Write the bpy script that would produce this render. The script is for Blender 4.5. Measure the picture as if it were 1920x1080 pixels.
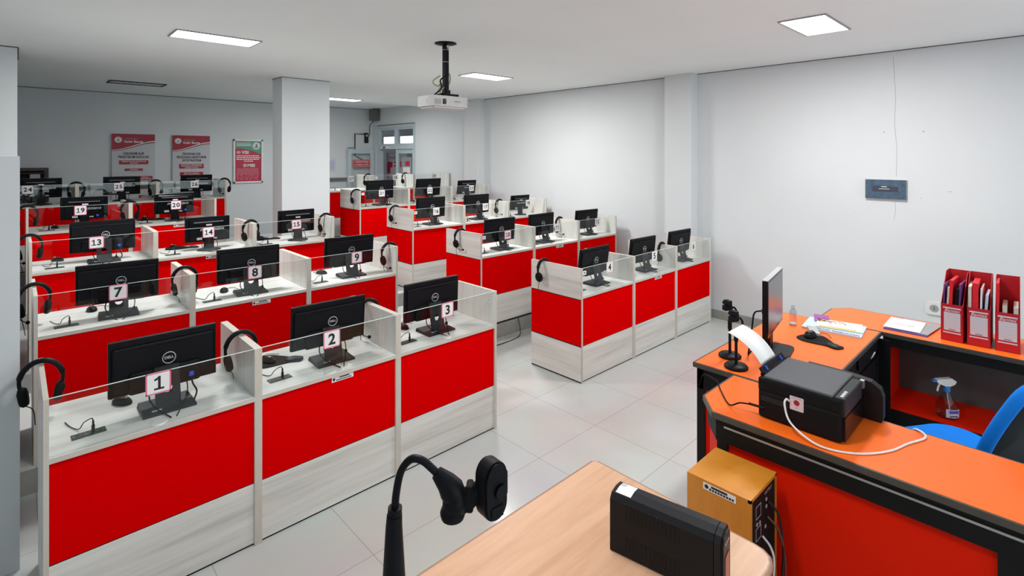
import bpy, bmesh, math, random
from mathutils import Vector, Matrix
random.seed(7)
for o in list(bpy.data.objects): bpy.data.objects.remove(o)
SC = bpy.context.scene
COL = SC.collection
PI = math.pi
# ---------------------------------------------------------------- camera, world, lights, exposure
cam_d = bpy.data.cameras.new('camera'); cam = bpy.data.objects.new('camera', cam_d); COL.objects.link(cam)
cam.location = (-0.0859, -2.8233, 1.9896); cam.rotation_euler = (PI/2, 0, -0.7628)
cam_d.sensor_width = 36; cam_d.lens = 977.8/1920*36; cam_d.shift_y = -(540-291.15)/1920; cam_d.clip_start = 0.02
SC.camera = cam
SC.view_settings.view_transform = 'Standard'; SC.view_settings.look = 'None'
SC.view_settings.exposure = 0.15; SC.view_settings.gamma = 1.0; SC.view_settings.use_curve_mapping = False
W_ = bpy.data.worlds.new('world'); SC.world = W_; W_.use_nodes = True
W_.node_tree.nodes['Background'].inputs[0].default_value = (0.86, 0.93, 1.0, 1); W_.node_tree.nodes['Background'].inputs[1].default_value = 2.6
LIGHT_W = 50.0
def area(name, x, y, z, sx, sy, w, col=(1, .985, .96)):
    d = bpy.data.lights.new(name, 'AREA'); d.shape = 'RECTANGLE'; d.size = sx; d.size_y = sy; d.energy = w; d.color = col
    o = bpy.data.objects.new(name, d); COL.objects.link(o); o.location = (x, y, z); return o
# lit recessed ceiling fittings (x centre, y centre, watts)
LIT = [(1.19, 2.245, 1.0), (4.46, -1.51, .88), (4.34, 2.29, 1.15), (1.19, -1.51, .6), (4.25, 6.19, 0.75)]
for i, (x, y, k) in enumerate(LIT): area('lamp_light', x, y, 2.985, .58, .26, LIGHT_W*k)
# ---------------------------------------------------------------- helpers
def link(o): COL.objects.link(o); return o
def tag(o, label=None, cat=None, group=None, kind=None):
    if label: o['label'] = label
    if cat: o['category'] = cat
    if group: o['group'] = group
    if kind: o['kind'] = kind
    return o
def empty(name, loc=(0, 0, 0), rz=0, label=None, cat=None, group=None):
    o = bpy.data.objects.new(name, None); link(o); o.location = loc; o.rotation_euler = (0, 0, rz); o.empty_display_size = .05
    return tag(o, label, cat, group)
def copy_tree(o, parent=None):
    c = o.copy(); link(c)
    if parent: c.parent = parent; c.matrix_parent_inverse = o.matrix_parent_inverse
    for ch in list(o.children): copy_tree(ch, c)
    return c
_tc = {}
def text_geo(s, bold=.012, shear=0):
    k = (s, bold, shear)
    if k in _tc: return _tc[k]
    c = bpy.data.curves.new('t', 'FONT'); c.body = s; c.size = 1; c.offset = bold; c.align_x = 'CENTER'; c.align_y = 'CENTER'; c.shear = shear; c.resolution_u = 3
    o = bpy.data.objects.new('t', c); link(o); bpy.context.view_layer.update()
    m = o.to_mesh(); v = [tuple(p.co) for p in m.vertices]; f = [tuple(p.vertices) for p in m.polygons]
    o.to_mesh_clear(); bpy.data.objects.remove(o); bpy.data.curves.remove(c)
    _tc[k] = (v, f); return v, f
class MB:
    def __init__(s): s.v = []; s.f = []; s.m = []; s.sm = []
    def add(s, vs, fs, m=0, smooth=False, M=None):
        b = len(s.v)
        s.v += [tuple(M @ Vector(p)) for p in vs] if M is not None else [tuple(p) for p in vs]
        for f in fs: s.f.append(tuple(b+i for i in f)); s.m.append(m); s.sm.append(smooth)
        return s
    def box(s, x0, y0, z0, x1, y1, z1, m=0, bev=0, M=None, seg=2):
        if bev > 0:
            bm = bmesh.new(); bmesh.ops.create_cube(bm, size=1)
            for v in bm.verts: v.co = Vector(((x0+x1)/2+v.co.x*(x1-x0), (y0+y1)/2+v.co.y*(y1-y0), (z0+z1)/2+v.co.z*(z1-z0)))
            bmesh.ops.bevel(bm, geom=bm.edges[:], offset=bev, segments=seg, affect='EDGES', profile=.5)
            bm.verts.index_update(); s.add([v.co for v in bm.verts], [[v.index for v in f.verts] for f in bm.faces], m, False, M); bm.free(); return s
        v = [(x0,y0,z0),(x1,y0,z0),(x1,y1,z0),(x0,y1,z0),(x0,y0,z1),(x1,y0,z1),(x1,y1,z1),(x0,y1,z1)]
        return s.add(v, [(3,2,1,0),(4,5,6,7),(0,1,5,4),(1,2,6,5),(2,3,7,6),(3,0,4,7)], m, False, M)
    def prism(s, pts, a, b, axis='z', m=0, M=None, smooth=False):
        n = len(pts)
        def P(p, h): return (p[0], p[1], h) if axis == 'z' else ((p[0], h, p[1]) if axis == 'y' else (h, p[0], p[1]))
        v = [P(p, a) for p in pts]+[P(p, b) for p in pts]
        s.add(v, [tuple(range(n))[::-1], tuple(range(n, 2*n))], m, False, M)
        return s.add(v, [(i, (i+1) % n, n+(i+1) % n, n+i) for i in range(n)], m, smooth, M)
    def tube(s, pts, r, n=8, m=0, sq=1.0, M=None, closed=False, u0=None):
        pts = [Vector(p) for p in pts]; L = len(pts); rs = r if isinstance(r, (list, tuple)) else [r]*L
        T = [((pts[(i+1) % L] if closed or i < L-1 else pts[i])-(pts[i-1] if closed or i > 0 else pts[i])).normalized() for i in range(L)]
        u = Vector(u0) if u0 else (Vector((0, 0, 1)) if abs(T[0].z) < .9 else Vector((1, 0, 0)))
        v = []; 
        for i in range(L):
            u = (u-T[i]*u.dot(T[i])).normalized(); w = T[i].cross(u)
            for k in range(n): a = 2*PI*k/n; v.append(pts[i]+(u*math.cos(a)*sq+w*math.sin(a))*rs[i])
        f = []
        for i in range(L if closed else L-1):
            j = (i+1) % L
            for k in range(n): f.append((i*n+k, i*n+(k+1) % n, j*n+(k+1) % n, j*n+k))
        s.add(v, f, m, True, M)
        if not closed: s.add(v, [tuple(range(n))[::-1], tuple(range((L-1)*n, L*n))], m, False, M)
        return s
    def lathe(s, prof, c=(0, 0, 0), n=24, m=0, M=None, sx=1, sy=1, smooth=True):
        v = [(c[0]+r*math.cos(2*PI*k/n)*sx, c[1]+r*math.sin(2*PI*k/n)*sy, c[2]+z) for r, z in prof for k in range(n)]
        f = [(i*n+k, i*n+(k+1) % n, (i+1)*n+(k+1) % n, (i+1)*n+k) for i in range(len(prof)-1) for k in range(n)]
        s.add(v, f, m, smooth, M)
        return s.add(v, [tuple(range(n))[::-1], tuple(range((len(prof)-1)*n, len(prof)*n))], m, False, M)
    def ell(s, c, rx, ry, rz, m=0, n=16, k=10, M=None, flat=None):
        v = []; f = []
        for i in range(k+1):
            t = PI*i/k
            for j in range(n):
                a = 2*PI*j/n; z = c[2]+rz*math.cos(t)
                if flat is not None: z = max(z, flat)
                v.append((c[0]+rx*math.sin(t)*math.cos(a), c[1]+ry*math.sin(t)*math.sin(a), z))
        for i in range(k):
            for j in range(n): f.append((i*n+j, (i+1)*n+j, (i+1)*n+(j+1) % n, i*n+(j+1) % n))
        return s.add(v, f, m, True, M)
    def text(s, t, size, M, m=0, bold=.012, sx=1.0, shear=0, fit=0):
        v, f = text_geo(t, bold, shear)
        if fit: sx = min(sx, fit/(size*max(1e-6, max(p[0] for p in v)-min(p[0] for p in v))))
        return s.add([(p[0]*size*sx, p[1]*size, 0) for p in v], f, m, False, M)
    def digits(s, t, size, M, m=0, bold=.03, slab=True):
        ws = [.52 if c == '1' else .60 for c in t]; x = -sum(ws)/2
        for c, w in zip(t, ws):
            cx = x+w/2; x += w
            if c == '1':
                pts = [(-.02, -.36), (.10, -.36), (.10, .36), (.0, .36), (-.07, .28), (-.19, .23), (-.19, .12), (-.02, .18)]
                s.add([((p[0]+cx)*size, p[1]*size, 0) for p in pts], [tuple(range(8))], m, False, M)
                if slab: s.add([((a+cx)*size, b*size, 0) for a, b in ((-.2, -.36), (.26, -.36), (.26, -.26), (-.2, -.26))], [(0, 1, 2, 3)], m, False, M)
            else:
                v, f = text_geo(c, bold, 0); ox = (max(p[0] for p in v)+min(p[0] for p in v))/2; oy = (max(p[1] for p in v)+min(p[1] for p in v))/2
                s.add([((p[0]-ox+cx)*size, (p[1]-oy)*size, 0) for p in v], f, m, False, M)
        return s
    def disc(s, c, r, m=0, n=24, M=None, sx=1, sy=1):
        return s.add([(c[0]+r*math.cos(2*PI*i/n)*sx, c[1]+r*math.sin(2*PI*i/n)*sy, c[2]) for i in range(n)], [tuple(range(n))], m, False, M)
    def build(s, name, mats, parent=None, loc=(0, 0, 0), rot=(0, 0, 0), bevel=0):
        me = bpy.data.meshes.new(name); me.from_pydata(s.v, [], s.f)
        if not isinstance(mats, (list, tuple)): mats = [mats]
        for x in mats: me.materials.append(x)
        me.polygons.foreach_set('material_index', s.m); me.polygons.foreach_set('use_smooth', s.sm); me.update()
        o = bpy.data.objects.new(name, me); link(o); o.location = loc; o.rotation_euler = rot
        if parent: o.parent = parent
        return o
def T(x=0, y=0, z=0): return Matrix.Translation((x, y, z))
def R(ax, a): return Matrix.Rotation(a, 4, ax)
FRONT = R('X', PI/2)                       # flat text/drawing in XY -> facing -Y
FACE_L = R('Z', -PI/2) @ R('X', PI/2)      # facing -X, reading direction along -Y
def rrect(w, h, r, n=4):
    p = []
    for cx, cy, a0 in ((w/2-r, h/2-r, 0), (-w/2+r, h/2-r, PI/2), (-w/2+r, -h/2+r, PI), (w/2-r, -h/2+r, 1.5*PI)):
        for i in range(n+1): a = a0+PI/2*i/n; p.append((cx+r*math.cos(a), cy+r*math.sin(a)))
    return p
def smooth_path(pts, k=6):
    P = [Vector(p) for p in pts]; P = [P[0]*2-P[1]]+P+[P[-1]*2-P[-2]]; out = []
    for i in range(1, len(P)-2):
        a, b, c, d = P[i-1:i+3]
        for j in range(k):
            t = j/k; out.append(.5*((2*b)+(c-a)*t+(2*a-5*b+4*c-d)*t*t+(3*b-a-3*c+d)*t**3))
    return out+[P[-2]]
# ---------------------------------------------------------------- materials (all procedural)
def mat(name, col, rough=.5, metal=0, spec=.5, noise=0, nscale=30, bump=0, bscale=200, emit=None, estr=0):
    m = bpy.data.materials.new(name); m.use_nodes = True; nt = m.node_tree; b = nt.nodes['Principled BSDF']
    b.inputs['Base Color'].default_value = (*col, 1); b.inputs['Roughness'].default_value = rough; b.inputs['Metallic'].default_value = metal
    b.inputs['Specular IOR Level'].default_value = spec
    if emit: b.inputs['Emission Color'].default_value = (*emit, 1); b.inputs['Emission Strength'].default_value = estr
    tc = nt.nodes.new('ShaderNodeTexCoord')
    if noise:
        n = nt.nodes.new('ShaderNodeTexNoise'); n.inputs['Scale'].default_value = nscale; n.inputs['Detail'].default_value = 4
        nt.links.new(tc.outputs['Object'], n.inputs['Vector'])
        r = nt.nodes.new('ShaderNodeValToRGB'); r.color_ramp.elements[0].position = .3; r.color_ramp.elements[1].position = .7
        r.color_ramp.elements[0].color = (*[max(0, c*(1-noise)) for c in col], 1); r.color_ramp.elements[1].color = (*[min(1, c*(1+noise)) for c in col], 1)
        nt.links.new(n.outputs['Fac'], r.inputs['Fac']); nt.links.new(r.outputs['Color'], b.inputs['Base Color'])
    if bump:
        n2 = nt.nodes.new('ShaderNodeTexNoise'); n2.inputs['Scale'].default_value = bscale; n2.inputs['Detail'].default_value = 3
        nt.links.new(tc.outputs['Object'], n2.inputs['Vector'])
        bp = nt.nodes.new('ShaderNodeBump'); bp.inputs['Strength'].default_value = bump; bp.inputs['Distance'].default_value = .002
        nt.links.new(n2.outputs['Fac'], bp.inputs['Height']); nt.links.new(bp.outputs['Normal'], b.inputs['Normal'])
    return m
def wood(name, c0, c1, c2, scale, rough=.35, rnd=True):
    m = bpy.data.materials.new(name); m.use_nodes = True; nt = m.node_tree; b = nt.nodes['Principled BSDF']; b.inputs['Roughness'].default_value = rough
    tc = nt.nodes.new('ShaderNodeTexCoord'); mp = nt.nodes.new('ShaderNodeMapping'); mp.inputs['Scale'].default_value = scale
    nt.links.new(tc.outputs['Object'], mp.inputs['Vector'])
    if rnd:
        oi = nt.nodes.new('ShaderNodeObjectInfo'); mu = nt.nodes.new('ShaderNodeMath'); mu.operation = 'MULTIPLY'; mu.inputs[1].default_value = 17
        nt.links.new(oi.outputs['Random'], mu.inputs[0]); nt.links.new(mu.outputs[0], mp.inputs['Location'])
    n = nt.nodes.new('ShaderNodeTexNoise'); n.inputs['Scale'].default_value = 1; n.inputs['Detail'].default_value = 5; n.inputs['Roughness'].default_value = .62
    nt.links.new(mp.outputs['Vector'], n.inputs['Vector'])
    r = nt.nodes.new('ShaderNodeValToRGB'); e = r.color_ramp.elements
    e[0].position = .3; e[0].color = (*c0, 1); e[1].position = .66; e[1].color = (*c2, 1); k = e.new(.47); k.color = (*c1, 1)
    nt.links.new(n.outputs['Fac'], r.inputs['Fac']); nt.links.new(r.outputs['Color'], b.inputs['Base Color'])
    return m
G0, G1, G2 = (.54, .53, .49), (.67, .66, .625), (.77, .765, .735)
LAM_H = wood('laminate_horizontal_grain', G0, G1, G2, (.9, .9, 17))
LAM_V = wood('laminate_vertical_grain', G0, G1, G2, (11, 11, .8))
LAM_TOP = wood('laminate_desk_top', (.60, .595, .56), (.72, .72, .70), (.79, .79, .78), (.9, 16, 16), .3)
EDGE = mat('laminate_edging', (.56, .52, .46), .45, noise=.05, nscale=8)
RED = mat('red_fabric', (.70, .0003, .0012), .9, spec=0.0, noise=.10, nscale=260, bump=.25, bscale=500)
BLACK = mat('black_plastic', (.006, .006, .008), .45, spec=.13, noise=.15, nscale=60)
BLACK_M = mat('black_matte', (.006, .006, .0065), .7, spec=.15, noise=.15, nscale=80)
DARK = mat('dark_grey_plastic', (.018, .019, .022), .5, spec=.2, noise=.12, nscale=60)
GLOSSB = mat('glossy_black', (.004, .004, .006), .2, spec=.2, noise=.1, nscale=20)
GREYB = mat('grey_logo', (.55, .56, .58), .35, metal=.4)
WHITE = mat('white_paper', (.80, .80, .80), .6, noise=.02, nscale=15)
INK = mat('black_ink', (.012, .012, .016), .7)
PINK = mat('pink_border', (.78, .16, .28), .6, noise=.05)
PALEB = mat('pale_border', (.66, .50, .53), .6, noise=.04)
BLUEP = mat('blue_plug', (.02, .07, .55), .4)
WHITEP = mat('white_plastic', (.74, .74, .73), .35, noise=.02, nscale=10)
STEEL = mat('brushed_steel', (.5, .5, .5), .35, metal=.9)
GREENB = mat('dark_green_plate', (.012, .028, .022), .5, noise=.2, nscale=90)
WALL = mat('wall_paint', (.66, .69, .71), .75, spec=.2, noise=.025, nscale=1.1, bump=.08, bscale=90)
CEIL = mat('ceiling_paint', (.86, .91, .91), .8, spec=.2, noise=.02, nscale=.9)
SKIRT = mat('grey_skirting_tile', (.30, .305, .285), .35, noise=.08, nscale=14)
CRACK = mat('dark_crack', (.12, .115, .10), .9, noise=.2)
ALU = mat('pale_aluminium_paint', (.50, .58, .62), .4, noise=.04, nscale=10)
def tile_mat():
    m = bpy.data.materials.new('glazed_floor_tiles'); m.use_nodes = True; nt = m.node_tree; b = nt.nodes['Principled BSDF']
    tc = nt.nodes.new('ShaderNodeTexCoord'); mp = nt.nodes.new('ShaderNodeMapping'); mp.inputs['Location'].default_value = (-.01, -.13, 0)
    nt.links.new(tc.outputs['Object'], mp.inputs['Vector'])
    br = nt.nodes.new('ShaderNodeTexBrick'); br.offset = 0; br.inputs['Scale'].default_value = 1; br.inputs['Brick Width'].default_value = .6; br.inputs['Row Height'].default_value = .6
    br.inputs['Mortar Size'].default_value = .0018; br.inputs['Mortar Smooth'].default_value = .2
    br.inputs['Color1'].default_value = (.57, .62, .60, 1); br.inputs['Color2'].default_value = (.59, .635, .615, 1); br.inputs['Mortar'].default_value = (.34, .32, .28, 1)
    nt.links.new(mp.outputs['Vector'], br.inputs['Vector'])
    n = nt.nodes.new('ShaderNodeTexNoise'); n.inputs['Scale'].default_value = 2.2; n.inputs['Detail'].default_value = 6; nt.links.new(tc.outputs['Object'], n.inputs['Vector'])
    mx = nt.nodes.new('ShaderNodeMix'); mx.data_type = 'RGBA'; mx.blend_type = 'MULTIPLY'; mx.inputs[0].default_value = .22
    nt.links.new(br.outputs['Color'], mx.inputs[6]); nt.links.new(n.outputs['Color'], mx.inputs[7]); 
    mr = nt.nodes.new('ShaderNodeMapRange'); mr.inputs['To Min'].default_value = .10; mr.inputs['To Max'].default_value = .24
    nt.links.new(n.outputs['Fac'], mr.inputs['Value']); nt.links.new(mr.outputs[0], b.inputs['Roughness']); b.inputs['Specular IOR Level'].default_value = .38
    hs = nt.nodes.new('ShaderNodeHueSaturation'); hs.inputs['Saturation'].default_value = .7; nt.links.new(mx.outputs[2], hs.inputs['Color'])
    nt.links.new(hs.outputs['Color'], b.inputs['Base Color']); return m
TILE = tile_mat()
def glass_mat(name, tint=(.93, .96, .95), refl=.4, rough=.02):
    m = bpy.data.materials.new(name); m.use_nodes = True; nt = m.node_tree; nt.nodes.remove(nt.nodes['Principled BSDF'])
    t = nt.nodes.new('ShaderNodeBsdfTransparent'); t.inputs[0].default_value = (*tint, 1)
    g = nt.nodes.new('ShaderNodeBsdfGlossy'); g.inputs['Roughness'].default_value = rough; g.inputs[0].default_value = (.9, .95, .95, 1)
    lw = nt.nodes.new('ShaderNodeLayerWeight'); pw = nt.nodes.new('ShaderNodeMath'); pw.operation = 'POWER'; pw.inputs[1].default_value = 4.5
    nt.links.new(lw.outputs['Facing'], pw.inputs[0]); fr = nt.nodes.new('ShaderNodeMath'); fr.operation = 'MULTIPLY_ADD'; fr.inputs[1].default_value = refl; fr.inputs[2].default_value = .022; nt.links.new(pw.outputs[0], fr.inputs[0])
    tc = nt.nodes.new('ShaderNodeTexCoord'); n = nt.nodes.new('ShaderNodeTexNoise'); n.inputs['Scale'].default_value = 3; nt.links.new(tc.outputs['Object'], n.inputs['Vector'])
    mu = nt.nodes.new('ShaderNodeMath'); mu.operation = 'MULTIPLY_ADD'; mu.inputs[1].default_value = .012; nt.links.new(n.outputs['Fac'], mu.inputs[0]); nt.links.new(fr.outputs[0], mu.inputs[2])
    mx = nt.nodes.new('ShaderNodeMixShader'); nt.links.new(mu.outputs[0], mx.inputs[0]); nt.links.new(t.outputs[0], mx.inputs[1]); nt.links.new(g.outputs[0], mx.inputs[2])
    nt.links.new(mx.outputs[0], nt.nodes['Material Output'].inputs[0]); return m
GLASS = glass_mat('clear_pane', (.95, .965, .96), .4)
GEDGE = mat('polished_glass_edge', (.62, .74, .70), .2, noise=.03)
CLEARP = glass_mat('clear_plastic', (.78, .83, .86), .8, .1)
ORANGE = mat('orange_laminate', (.96, .155, .014), .34, spec=.28, noise=.03, nscale=300)
ORANGE_P = mat('orange_laminate_shaded', (.70, .012, .0006), .5, spec=.08, noise=.05, nscale=300)  # the desk orange made redder and darker, shade of the panels put into the colour
FRAME = mat('black_metal_frame', (.005, .005, .005), .55, spec=.2, noise=.2, nscale=50)
EDGEB = mat('dark_table_edging', (.06, .052, .042), .45, noise=.1)
GROOVE = mat('groove_highlight', (.42, .42, .42), .4, metal=.5)  # pale strip paints the highlight along the apron groove
BEECH = wood('beech_laminate', (.50, .275, .165), (.565, .33, .205), (.61, .37, .24), (2, 22, 22), .35, False)
TEAK = wood('orange_wood_veneer', (.53, .19, .014), (.60, .225, .02), (.64, .25, .028), (9, 9, 3), .4, False)
BLUEF = mat('bright_blue_fabric', (.003, .20, .76), .8, spec=.2, noise=.08, nscale=200, bump=.2, bscale=600)
MESHB = mat('black_chair_mesh', (.012, .014, .014), .85, noise=.3, nscale=500)
GREYP = mat('dark_grey_panel', (.075, .08, .078), .42, noise=.1, nscale=8)
FILER = mat('red_card_box', (.50, .006, .014), .5, noise=.06, nscale=12)
FILEI = mat('bright_red_folder', (.72, .012, .02), .45, noise=.05)
CREAM = mat('cream_paper', (.62, .58, .50), .7, noise=.1, nscale=60)
PURPLE = mat('purple_cover', (.16, .05, .24), .4, noise=.1)
PALEBLUE = mat('pale_blue_cover', (.50, .62, .74), .4, noise=.06)
GREYLINE = mat('grey_print', (.33, .34, .38), .7)
BLUES = mat('slate_blue_card', (.055, .10, .155), .45, noise=.25, nscale=25)
LAMPOFF = mat('dull_reflector', (.30, .31, .31), .35, metal=.4, noise=.15, nscale=20)
LAMP = mat('lit_diffuser', (.9, .9, .9), .5, emit=(1, .99, .97), estr=9)
# ---------------------------------------------------------------- room shell
STEP = [0, .155, .3165, .4785, .640]
ROWY = [0, 1.354, 2.663, 4.024, 5.38]
CZ, CZ2, XR, YF, YB, XL = 3.01, 3.08, 6.12, 8.50, -4.6, -1.7
def struct(name, b, mats, **k): return tag(b.build(name, mats, **k), kind='structure')
b = MB(); b.box(XL, YB, -.1, XR, YF, 0); struct('floor', b, TILE)
for k in range(1, 5):                         # the rows stand on steps
    b = MB(); z0, z1 = STEP[k-1], STEP[k]
    for x0, x1, dy in ((XL, 2.95, -.006), (2.95, XR, .034)):
        b.box(x0, ROWY[k]+dy, z0, x1, 6.6, z1)
        b.box(x0, ROWY[k]+dy-.006, z0, x1, ROWY[k]+dy, z1-.012, m=1)
    struct('floor_step', b, [TILE, SKIRT])
b = MB(); b.box(XL, YB, CZ, XR, 6.42, CZ+.2); b.box(XL, 6.42, CZ2, XR, YF, CZ+.2); struct('ceiling', b, CEIL)
b = MB()                                      # right wall with the door opening
for y0, y1, z0, z1 in ((YB, 6.66, 0, 3.2), (8.23, YF, 0, 3.2), (6.66, 8.23, 2.67, 3.2)): b.box(XR, y0, z0, XR+.15, y1, z1)
b.box(XR-.168, .30, 0, XR, .66, CZ); b.box(XR-.168, 4.40, 0, XR, 4.78, CZ)
# hairline cracks, nail holes and scuff of the wall
for p, r in (([(-1.715, 2.95), (-1.735, 2.55), (-1.725, 2.3), (-1.745, 2.05), (-1.738, 1.78)], .0012), ([(-1.73, 1.54), (-1.735, 1.45), (-1.72, 1.36)], .0012)):
    b.tube([(XR-.0003, y, z) for y, z in p], r*.7, 4, 1)
for y, z, ry, rz in ((-1.642, 2.217, .006, .004), (-1.948, 2.214, .006, .004), (-1.385, 1.40, .003, .003), (-1.93, 1.585, .003, .003)): b.ell((XR-.0005, y, z), .002, ry, rz, 1, 8, 4)
b.ell((XR, -2.14, 1.655), .0015, .022, .004, 2, 8, 4)
struct('wall_right', b, [WALL, CRACK, EDGE])
b = MB(); b.box(XL, YF, 0, XR+.15, YF+.15, 3.2); struct('wall_far', b, WALL)
b = MB(); b.box(XL-.15, YB, 0, XL, YF+.15, 3.2); struct('wall_left', b, WALL)
b = MB()                                      # wall behind the camera; its unseen window band is added for soft fill
b.box(XL, YB-.15, 0, XR+.15, YB, .9); b.box(XL, YB-.15, 2.6, XR+.15, YB, 3.2); b.box(XL, YB-.15, .9, -.6, YB, 2.6); b.box(5.4, YB-.15, .9, XR+.15, YB, 2.6)
struct('wall_back', b, WALL)
b = MB()
for i in range(7): x = -.6+i; b.box(x-.03, YB-.09, .9, x+.03, YB-.03, 2.6)
b.box(-.6, YB-.09, .9, 5.4, YB-.03, .96); b.box(-.6, YB-.09, 2.54, 5.4, YB-.03, 2.6); b.box(-.6, YB-.09, 1.95, 5.4, YB-.03, 2.0)
b.box(-.6, YB-.065, .95, 5.4, YB-.06, 2.55, m=1); struct('fill_window_1', b, [ALU, GLASS])
b = MB(); b.box(2.43, 4.125, 0, 3.07, 4.46, CZ); b.tube([(2.424, 4.46, CZ-.003), (2.424, 4.119, CZ-.003), (3.074, 4.119, CZ-.003)], .004, 4, 1); struct('trim_1', b, [WALL, CRACK])       # free-standing pillar
b = MB(); b.box(-.50, 3.95, 0, -.06, 4.4, CZ); b.tube([(-.5, 3.946, CZ-.004), (-.056, 3.946, CZ-.004), (-.056, 4.4, CZ-.004)], .005, 4, 1)
b.tube([(-.055, 3.95, CZ-.01), (-.055, 3.955, CZ-.07), (-.055, 3.95, CZ-.12)], .006, 4, 1); struct('trim_2', b, [WALL, CRACK])      # pillar at the left
b = MB(); b.box(-.50, .62, 0, -.064, 3.95, 1.985); struct('trim_3', b, WALL)       # low partition in front of it
b = MB()
for y0, y1 in ((YB, .288), (.672, 1.38)): b.box(XR-.012, y0, 0, XR, y1, .105)
b.box(XR-.18, .288, 0, XR-.168, .672, .105); struct('baseboard_right', b, SKIRT)
b = MB()
for x0, x1 in ((XL, 2.78), (4.2, 5.45)): b.box(x0, YF-.05, 1.41, x1, YF, 1.465); b.box(x0, YF-.03, 1.48, x1, YF, 1.52, m=1)
struct('trim_4', b, [mat('dark_rail', (.10, .105, .105), .5, noise=.2), WALL])
b = MB(); b.tube([(x, XR and YF-.004, CZ2-.004) for x in (XL, 0, 2, 4, XR)], .006, 4); b.tube([(XR-.004, y, CZ-.003) for y in (YB, 0, 2, 4, 6.4)], .005, 4); struct('trim_5', b, CRACK)   # dark joint under the ceiling
# doorway: fixed frame with transom, closed right leaf, open left leaf against the far wall
b = MB(); Y0, Y1, YM = 6.66, 8.23, 7.45
for y0, y1, z0, z1 in ((Y0, Y0+.06, 0, 2.67), (Y1-.06, Y1, 0, 2.67), (Y0+.06, Y1-.06, 2.61, 2.67), (Y0+.06, Y1-.06, 2.13, 2.21), (YM-.03, YM+.03, 2.21, 2.61)): b.box(XR-.02, y0, z0, XR+.10, y1, z1)
for y0, y1 in ((Y0+.06, YM-.03), (YM+.03, Y1-.06)):
    for a, c, z0, z1 in ((y0, y0+.045, 2.21, 2.61), (y1-.045, y1, 2.21, 2.61), (y0+.045, y1-.045, 2.21, 2.255), (y0+.045, y1-.045, 2.565, 2.61)): b.box(XR+.01, a, z0, XR+.06, c, z1)
    b.box(XR+.03, y0+.04, 2.25, XR+.035, y1-.04, 2.57, m=1)
b.tube([(XR-.024, Y0, 2.68), (XR-.024, Y1, 2.68)], .008, 4, 2)
d1 = struct('door_1', b, [ALU, GLASS, CRACK])
def leaf(name, w, h, parent=None, **k):
    b = MB()
    for x0, x1, z0, z1 in ((0, .09, 0, h), (w-.09, w, 0, h), (.09, w-.09, 0, .2), (.09, w-.09, h-.1, h), (.09, w-.09, .92, 1.0)): b.box(x0, -.02, z0, x1, .02, z1)
    b.box(.085, -.004, .1, w-.085, .004, h-.05, m=1); return tag(b.build(name, [ALU, GLASS], **k), kind='structure')
l1 = leaf('door_2', .76, 2.12, loc=(XR+.04, Y0+.06, .01), rot=(0, 0, PI/2))
l2 = leaf('door_3', .66, 2.12, loc=(5.44, YF-.09, .01))
b = MB(); b.box(0, -.05, 0, .3, 0, .055, bev=.006); b.box(.1, -.056, .012, .19, -.048, .045, m=1); o = b.build('door_closer', [WHITEP, DARK], loc=(XR-.022, 7.98, 2.14), rot=(0, 0, -PI/2)); tag(o, 'pale door closer with a dark end on the door frame transom', 'door closer')
# corridor beyond the doorway; ceiling and end walls added to keep it dim
b = MB(); b.box(XR+.15, 5.1, -.1, 9.2, 15.9, 0); struct('floor', b, TILE)
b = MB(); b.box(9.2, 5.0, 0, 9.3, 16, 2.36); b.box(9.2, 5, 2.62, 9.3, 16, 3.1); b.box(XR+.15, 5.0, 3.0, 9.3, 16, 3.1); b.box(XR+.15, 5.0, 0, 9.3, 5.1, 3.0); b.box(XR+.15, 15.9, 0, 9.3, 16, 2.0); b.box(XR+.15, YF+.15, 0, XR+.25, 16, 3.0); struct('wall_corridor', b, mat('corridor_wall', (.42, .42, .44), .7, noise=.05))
# ---------------------------------------------------------------- ceiling fittings
LAMPS = [(1.19, 2.245, 'lit long ceiling light nearest the top left, white reflector trough', 0), (4.46, -1.51, 'bright rectangular ceiling light at the top right over the orange desks', 0),
         (4.34, 2.29, 'lit rectangular ceiling light beside the projector mount', 0), (1.18, 6.19, 'unlit ceiling light at the back left with a dull dark reflector', 1),
         (4.25, 6.19, 'lit ceiling light at the back, partly behind the square pillar', 0), (1.19, -1.51, 'lit ceiling light above the camera position', 0)]
for x, y, lab, off in LAMPS:
    r = empty('ceiling_light', (x, y, CZ), 0, lab, 'ceiling light', 'recessed ceiling lights')
    b = MB(); a, c, e = .33, .165, .014
    for q in ((-a, -c, a, -c+e), (-a, c-e, a, c), (-a, -c+e, -a+e, c-e), (a-e, -c+e, a, c-e)): b.box(q[0], q[1], -.010, q[2], q[3], 0)
    b.build('frame', mat('fitting_frame', (.33, .34, .35), .4, metal=.5) if not off else BLACK_M, r)
    b = MB()
    if off:
        b.box(-a+e, -c+e, -.004, a-e, c-e, -.002)
        for i in range(7): xx = -.27+i*.09; b.box(xx, -c+e, -.009, xx+.006, c-e, -.004)
        b.box(-a+.05, -.03, -.012, a-.05, .0, -.004, m=1)
        b.build('reflector', [LAMPOFF, GREYB], r)
    else:
        b.box(-a+e, -c+e, -.004, a-e, c-e, -.002); b.build('diffuser', LAMP, r)
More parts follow.
